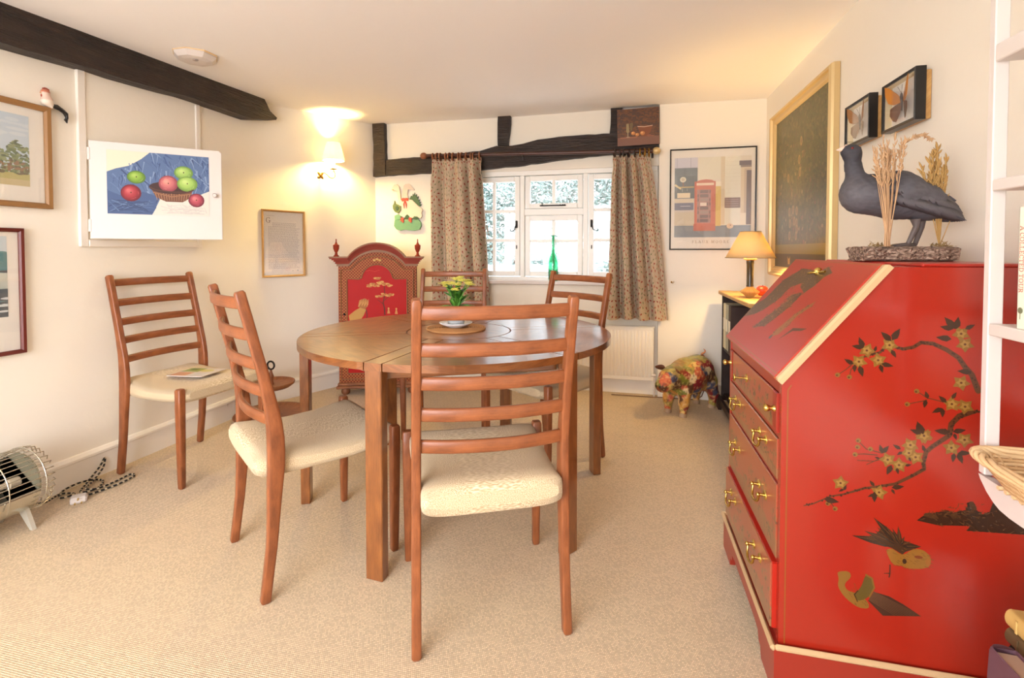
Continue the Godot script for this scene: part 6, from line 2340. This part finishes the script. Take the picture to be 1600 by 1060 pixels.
	# [x front, y bottom, thickness, length of spine, depth, colour, label, turn, far end d]
	var books := [
		[0.712, 0.3155, 0.038, 0.235, 0.17, rgb(40, 38, 38), "black book with a red spine label at the bottom of the pile", 0.0, 1.092],
		[0.712, 0.354, 0.031, 0.24, 0.18, rgb(92, 70, 42), "worn brown book lying under the yellow one in the pile", 0.02, 1.094],
		[0.708, 0.3855, 0.034, 0.235, 0.175, rgb(196, 160, 92), "ochre yellow book lying near the top of the pile", -0.02, 1.096],
		[0.735, 0.420, 0.030, 0.20, 0.15, rgb(84, 98, 78), "small dark green book on top of the old book pile", 0.05, 1.062]]
	for q in books:
		var bk := thing("old_book", q[6], "book", P(q[0], q[1], q[8] - q[3] / 2), Basis(Vector3.UP, q[7]), "old books piled on the low stool")
		var th: float = q[2]
		var L2: float = q[3]
		var D: float = q[4]
		var cm := relief(mat(q[5], 0.6), noise_tex(72, 0.06, Color.BLACK, Color.WHITE, 256, 4), 0.05)
		st = mb()
		# rounded spine towards the room and two boards
		var rings := []
		for z in [-L2 / 2, L2 / 2]:
			var ring := []
			for i in 11:
				var a := PI * i / 10 - PI / 2
				ring.append(Vector3(0.008 - 0.011 * cos(a), th / 2 + sin(a) * th / 2, z))
			for i in 11:
				var a := PI / 2 - PI * i / 10
				ring.append(Vector3(0.010 - 0.008 * cos(a), th / 2 + sin(a) * (th / 2 - 0.003), z))
			rings.append(ring)
		loft(st, rings)
		for y in [0.0016, th - 0.0016]: box(st, Vector3(0.006 + D / 2, y, 0), Vector3(D, 0.0032, L2), 0.001)
		obj("cover", st, cm, bk)
		st = mb()
		box(st, Vector3(0.006 + D / 2 - 0.004, th / 2, 0), Vector3(D - 0.01, th - 0.0066, L2 - 0.01), 0.0)
		obj("pages", st, mat(rgb(206, 186, 150), 0.9), bk)
		if q[6].begins_with("black"):
			st = mb()
			for z in [-0.085, -0.035]: box(st, Vector3(-0.0028, th / 2, z), Vector3(0.002, th * 0.62, 0.034), 0.0005)
			obj("red_label", st, mat(rgb(170, 66, 46), 0.5), bk)
			st = mb()
			for z in [-0.106, -0.062, -0.012]: box(st, Vector3(-0.0032, th / 2, z), Vector3(0.002, th * 0.7, 0.002), 0.0)
			obj("gilt_line", st, M.gold, bk)
		else:
			st = mb()
			for k in 4:
				var z := lerpf(-L2 * 0.38, L2 * 0.38, k / 3.0)
				box(st, Vector3(-0.0025, th / 2, z), Vector3(0.003, th * 0.72, 0.005), 0.001)
			obj("raised_band", st, cm, bk)

# ---------------------------------------------------------------- everything small
func small_things() -> void:
	# green bottle on the sill
	var b := thing("glass_bottle", "tall slender green glass bottle standing on the window sill", "bottle", P(-0.562, 0.8602, 3.835))
	var st := mb()
	lathe(st, [Vector2(0.001, 0.004), Vector2(0.034, 0.0), Vector2(0.038, 0.008), Vector2(0.040, 0.09), Vector2(0.039, 0.15), Vector2(0.030, 0.185), Vector2(0.014, 0.225), Vector2(0.0095, 0.27), Vector2(0.0085, 0.345), Vector2(0.011, 0.352), Vector2(0.026, 0.358), Vector2(0.026, 0.361), Vector2(0.008, 0.359), Vector2(0.006, 0.27), Vector2(0.011, 0.226), Vector2(0.027, 0.184), Vector2(0.036, 0.15), Vector2(0.037, 0.012), Vector2(0.001, 0.012)], 32, Vector3.ZERO, false)
	var gl := mat(Color(0.52, 0.92, 0.76, 0.10), 0.03)
	gl.refraction_enabled = true
	gl.refraction_scale = 0.05
	obj("bottle_glass", st, gl, b)
	# plant on its saucer and mat
	var m := thing("raffia_mat", "round woven raffia mat in the middle of the table", "table mat", P(-0.775, 0.7302, 2.155))
	st = mb()
	for i in 13: 
		var ring := []
		for k in 41: ring.append(Vector3((0.008 + i * 0.0105) * cos(TAU * k / 40), 0.0045, (0.008 + i * 0.0105) * sin(TAU * k / 40)))
		tube(st, ring, 0.0056, 6)
	obj("coils", st, mat(Color.WHITE, 0.9, 0.0, noise_tex(73, 0.2, rgb(150, 100, 56), rgb(206, 152, 96), 128, 2), Vector3(30, 60, 1)), m)
	var s := thing("saucer", "white china saucer under the flowering plant", "saucer", P(-0.778, 0.7405, 2.156))
	st = mb()
	lathe(st, [Vector2(0.001, 0.003), Vector2(0.036, 0.0), Vector2(0.040, 0.003), Vector2(0.060, 0.010), Vector2(0.077, 0.020), Vector2(0.078, 0.0225), Vector2(0.058, 0.013), Vector2(0.038, 0.007), Vector2(0.001, 0.006)], 40, Vector3.ZERO, false)
	obj("china", st, mat(rgb(238, 238, 240), 0.12), s)
	var p := thing("potted_plant", "yellow flowering succulent plant in a pale pot on the table", "plant", P(-0.776, 0.7480, 2.156))
	st = mb()
	lathe(st, [Vector2(0.001, 0.0), Vector2(0.036, 0.0), Vector2(0.048, 0.075), Vector2(0.050, 0.078), Vector2(0.050, 0.088), Vector2(0.046, 0.088), Vector2(0.045, 0.074), Vector2(0.001, 0.072)], 28, Vector3.ZERO, false)
	obj("pot", st, mat(rgb(196, 200, 202), 0.3), p)
	st = mb()
	lathe(st, [Vector2(0.045, 0.072), Vector2(0.02, 0.076), Vector2(0.001, 0.077)], 20, Vector3.ZERO, false)
	obj("soil", st, mat(rgb(52, 38, 28), 0.95), p)
	var r := rng(33)
	var gm := mat(rgb(58, 112, 34), 0.4)
	gm.backlight_enabled = true; gm.backlight = Color(0.16, 0.26, 0.06)
	var gm2 := mat(rgb(92, 146, 52), 0.4)
	gm2.backlight_enabled = true; gm2.backlight = Color(0.16, 0.26, 0.06)
	for i in 34:
		var a := i * 2.4
		var low := i < 11
		var base := Vector3(0.012 * cos(a), 0.085 if low else r.randf_range(0.09, 0.16), 0.012 * sin(a))
		var dir := Vector3(cos(a), 0.42 if low else r.randf_range(0.7, 2.2), sin(a))
		st = mb()
		blade(st, base, dir, Vector3.UP, r.randf_range(0.05, 0.075) if low else r.randf_range(0.045, 0.07), r.randf_range(0.03, 0.042), 0.35 if low else 0.15, 0.0012, 6)
		obj("leaf", st, gm if i % 3 else gm2, p)
	var heads := [[-0.056, 0.196, 0.0], [-0.040, 0.188, 0.03], [-0.018, 0.198, 0.02], [0.002, 0.215, -0.01], [0.022, 0.222, 0.0], [0.034, 0.212, 0.02], [0.058, 0.198, 0.0], [0.072, 0.194, 0.012], [0.018, 0.194, 0.04], [0.014, 0.172, 0.05], [-0.012, 0.214, -0.03], [0.046, 0.206, -0.03]]
	st = mb()
	for h in heads: tube(st, [Vector3(h[0] * 0.1, 0.08, h[2] * 0.1), Vector3(h[0] * 0.5, 0.08 + (h[1] - 0.08) * 0.65, h[2] * 0.5), Vector3(h[0], h[1], h[2])], [0.003, 0.0026, 0.002], 6)
	obj("stem", st, gm2, p)
	var ym := mat(rgb(246, 236, 116), 0.6)
	ym.backlight_enabled = true; ym.backlight = Color(0.4, 0.36, 0.08)
	for h in heads:
		st = mb()
		for k in 18:
			var c := Vector3(h[0], h[1], h[2]) + Vector3(r.randfn(0, 0.0085), r.randf_range(-0.004, 0.008), r.randfn(0, 0.0085))
			var q := r.randf() * TAU
			for j in 4: blade(st, c, Vector3(cos(q + j * PI / 2), 0.55, sin(q + j * PI / 2)), Vector3.UP, 0.0115, 0.0095, 0.3, 0.0007, 3)
		obj("flower_head", st, ym, p)
	# leaflet on the chair by the wall
	var lf := thing("leaflet", "folded colour leaflet lying on the seat of the wall chair", "leaflet", P(-2.19, 0.459, 2.085), Basis(Vector3.UP, 0.10))
	var lc := Canvas.new(256, 200, rgb(214, 200, 190))
	lc.rect(8, 8, 120, 90, rgb(150, 160, 84)); lc.rect(30, 20, 60, 40, rgb(96, 116, 56)); lc.ell(170, 60, 46, 30, rgb(206, 196, 120)); lc.rect(10, 110, 110, 80, rgb(206, 150, 116)); lc.rect(136, 110, 110, 70, rgb(226, 220, 214))
	for i in 8: lc.rect(142, 116 + i * 8, 90, 2, rgb(150, 146, 150))
	st = mb()
	slab(st, [Vector2(-0.10, -0.085), Vector2(0.095, -0.08), Vector2(0.10, 0.085), Vector2(-0.095, 0.08)], 0.0, 0.0035, FLOOR_XF, 0.0, Rect2(-0.10, -0.085, 0.2, 0.17))
	obj("cover", st, mat(Color.WHITE, 0.4, 0.0, lc.tex()), lf)
	# two-tier wooden stand
	var cs := thing("tiered_stand", "two-tier turned wooden tray stand with an iron ring on the floor", "stand", P(-2.262, 0, 2.715))
	for q in [[0.0, 0.225, "lower_tray"], [0.2, 0.145, "upper_tray"]]:
		st = mb()
		var R: float = q[1]
		lathe(st, [Vector2(0.001, 0.012), Vector2(R * 0.55, 0.012), Vector2(R * 0.8, 0.004), Vector2(R * 0.97, 0.022), Vector2(R, 0.034), Vector2(R * 0.985, 0.039), Vector2(R * 0.93, 0.034), Vector2(R * 0.9, 0.026), Vector2(R * 0.75, 0.022), Vector2(0.001, 0.022)], 48, Vector3(0, q[0], 0), false)
		obj(q[2], st, M.tray, cs)
	st = mb()
	lathe(st, [Vector2(0.07, 0.0), Vector2(0.075, 0.006), Vector2(0.07, 0.014)], 28)
	obj("foot_ring", st, M.dark, cs)
	st = mb()
	lathe(st, [Vector2(0.02, 0.02), Vector2(0.016, 0.04), Vector2(0.022, 0.06), Vector2(0.013, 0.09), Vector2(0.019, 0.14), Vector2(0.013, 0.17), Vector2(0.024, 0.205), Vector2(0.02, 0.225), Vector2(0.012, 0.25), Vector2(0.018, 0.275), Vector2(0.010, 0.30), Vector2(0.006, 0.318)], 20)
	obj("stem", st, M.tray, cs)
	st = mb()
	var ring := []
	for i in 25: ring.append(Vector3(0.026 * sin(TAU * i / 24), 0.348 - 0.026 * cos(TAU * i / 24), 0.0))
	tube(st, ring, 0.006, 8)
	obj("ring_handle", st, M.iron, cs)
	# bowl fire with wire guard, at the left edge
	var ht := thing("electric_heater", "old chrome electric bar heater with wire guard on the carpet", "heater", P(-2.362, 0.178, 1.43))
	# axis runs along local +z (towards the camera); the end faces the window
	var Lh := 0.50
	var Rh := 0.118
	st = mb()
	var rings := []
	for z in [0.012, Lh]:
		var rg := []
		for i in 25:
			var a := deg_to_rad(lerpf(150.0, 352.0, i / 24.0))   # trough: open up and to the room
			rg.append(Vector3(Rh * cos(a), Rh * sin(a), z))
		for i in 25:
			var a := deg_to_rad(lerpf(352.0, 150.0, i / 24.0))
			rg.append(Vector3((Rh - 0.003) * cos(a), (Rh - 0.003) * sin(a), z))
		rings.append(rg)
	loft(st, rings)
	obj("reflector", st, M.chrome, ht)
	st = mb()
	tube(st, [Vector3(0, 0.0, 0.03), Vector3(0, 0.0, Lh - 0.03)], 0.012, 12)
	tube(st, [Vector3(0, 0.0, 0.014), Vector3(0, 0.0, 0.05)], 0.02, 12)
	obj("element", st, mat(rgb(196, 178, 150), 0.6), ht)
	st = mb()
	for i in 17:
		var a := deg_to_rad(lerpf(-6.0, 146.0, i / 16.0))
		tube(st, [Vector3((Rh + 0.008) * cos(a), (Rh + 0.008) * sin(a), -0.006), Vector3((Rh + 0.008) * cos(a), (Rh + 0.008) * sin(a), Lh)], 0.0021, 5)
	for z in [0.0, 0.12, 0.26, 0.40]:
		var hoop := []
		for i in 17:
			var a := deg_to_rad(lerpf(-32.0, 145.0, i / 16.0))
			hoop.append(Vector3((Rh + 0.011) * cos(a), (Rh + 0.011) * sin(a), z))
		tube(st, hoop, 0.0024, 5)
	# fan of short end wires
	for i in 30:
		var a := TAU * i / 30
		tube(st, [Vector3((Rh + 0.004) * cos(a), (Rh + 0.004) * sin(a), 0.03), Vector3((Rh + 0.010) * cos(a), (Rh + 0.010) * sin(a), -0.01), Vector3((Rh + 0.004) * cos(a), (Rh + 0.004) * sin(a), -0.034), Vector3((Rh - 0.02) * cos(a), (Rh - 0.02) * sin(a), -0.042)], 0.0021, 5)
	obj("wire_guard", st, M.chrome, ht)
	st = mb()
	var disc := []
	for i in 32: disc.append(Vector2.from_angle(TAU * i / 32) * (Rh - 0.006))
	slab(st, disc, 0.008, 0.014)
	obj("end_plate", st, mat(rgb(150, 144, 120), 0.4, 0.4), ht)
	st = mb()
	var inner := []
	for z in [0.016, Lh]:
		var rg := []
		for i in 21:
			var a := deg_to_rad(lerpf(120.0, 345.0, i / 20.0))
			rg.append(Vector3((Rh - 0.010) * cos(a), (Rh - 0.010) * sin(a), z))
		for i in 21:
			var a := deg_to_rad(lerpf(345.0, 120.0, i / 20.0))
			rg.append(Vector3((Rh - 0.012) * cos(a), (Rh - 0.012) * sin(a), z))
		inner.append(rg)
	loft(st, inner)
	obj("inner_reflector", st, mat(rgb(110, 104, 88), 0.45, 0.5), ht)
	for z in [0.02, 0.44]:
		st = mb()
		slab(st, [Vector2(-0.10, -0.178), Vector2(-0.085, -0.178), Vector2(-0.03, -0.115), Vector2(0.03, -0.115), Vector2(0.085, -0.178), Vector2(0.10, -0.178), Vector2(0.06, -0.095), Vector2(-0.06, -0.095)], z, z + 0.014, Transform3D(), 0.0)
		obj("foot", st, mat(rgb(206, 200, 184), 0.4, 0.2), ht)
	# its braided flex and plug
	var stripes := Canvas.new(32, 8, rgb(26, 24, 24))
	stripes.poly([V(0, 0), V(12, 0), V(20, 8), V(8, 8)], rgb(206, 190, 160))
	var fx := mb()
	var path := Curve3D.new()
	for q in [[-2.362, 0.095, 1.445], [-2.365, 0.060, 1.475], [-2.40, 0.028, 1.53], [-2.452, 0.012, 1.62], [-2.40, 0.010, 1.640], [-2.42, 0.008, 1.600], [-2.472, 0.012, 1.640], [-2.478, 0.016, 1.71], [-2.455, 0.010, 1.765], [-2.40, 0.010, 1.762], [-2.356, 0.009, 1.70], [-2.385, 0.012, 1.655], [-2.44, 0.018, 1.72], [-2.475, 0.050, 1.80], [-2.484, 0.085, 1.835], [-2.470, 0.045, 1.815], [-2.44, 0.016, 1.75], [-2.39, 0.016, 1.68], [-2.345, 0.012, 1.70], [-2.347, 0.007, 1.78], [-2.352, 0.007, 1.852], [-2.318, 0.007, 1.845], [-2.306, 0.007, 1.77], [-2.325, 0.007, 1.68], [-2.33, 0.012, 1.625]]:
		var pt := P(q[0], q[1], q[2])
		path.add_point(pt)
	for i in range(1, path.point_count - 1):
		var tg := (path.get_point_position(i + 1) - path.get_point_position(i - 1)) / 6.0
		path.set_point_in(i, -tg); path.set_point_out(i, tg)
	path.bake_interval = 0.012
	var pl := []
	for q in path.get_baked_points(): pl.append(q)
	tube(fx, pl, 0.0042, 8)
	var flex := obj("braided_flex", fx, mat(Color.WHITE, 0.8, 0.0, stripes.tex(), Vector3(42, 38, 1)), ht)
	flex.transform = ht.transform.affine_inverse()
	var pg := Node3D.new()
	pg.transform = ht.transform.affine_inverse() * Transform3D(Basis(Vector3.UP, 0.9), P(-2.325, 0.0, 1.605))
	place(pg, "plug", ht)
	st = mb()
	box(st, Vector3(0, 0.014, 0), Vector3(0.056, 0.028, 0.05), 0.006)
	obj("case", st, M.white, pg)
	st = mb()
	for q in [[-0.011, -0.006, 0.018], [0.011, -0.006, 0.018], [0.0, 0.012, 0.022]]: box(st, Vector3(q[0], 0.014 + q[1], 0.025 + q[2] / 2), Vector3(0.006, 0.004, q[2]), 0.001)
	obj("pin", st, M.brass, pg)
	# lamp flex running down the wall and along the skirting
	fx = mb()
	tube(fx, [P(0.62, 0.26, 3.757), P(0.60, 0.18, 3.757), P(0.575, 0.10, 3.758), P(0.55, 0.03, 3.757), P(0.51, 0.0045, 3.752), P(0.44, 0.004, 3.745), P(0.36, 0.004, 3.75), P(0.28, 0.004, 3.75), P(0.20, 0.004, 3.742), P(-0.1, 0.004, 3.742)], 0.0035, 7)
	tag(obj("lamp_flex", fx, mat(rgb(120, 86, 60), 0.6)), "thin brown lamp flex running along the skirting behind the pig", "cable")
	# small brass hook for the curtain, on the wall right of the window
	var hk := thing("curtain_hook", "tiny brass hook on the wall beside the right curtain", "hook", P(0.335, 0.865, 3.789), onwall(0, -1))
	st = mb()
	tube(st, [Vector3(0, 0, 0), Vector3(0, 0, 0.014), Vector3(0.006, -0.006, 0.022), Vector3(0.014, 0.0, 0.02), Vector3(0.014, 0.008, 0.016)], 0.0022, 6)
	obj("hook", st, M.brass_dark, hk)
	st = mb()
	tube(st, [Vector3(0, 0, 0), Vector3(0, 0, 0.002)], 0.007, 10)
	obj("rose", st, M.brass_dark, hk)
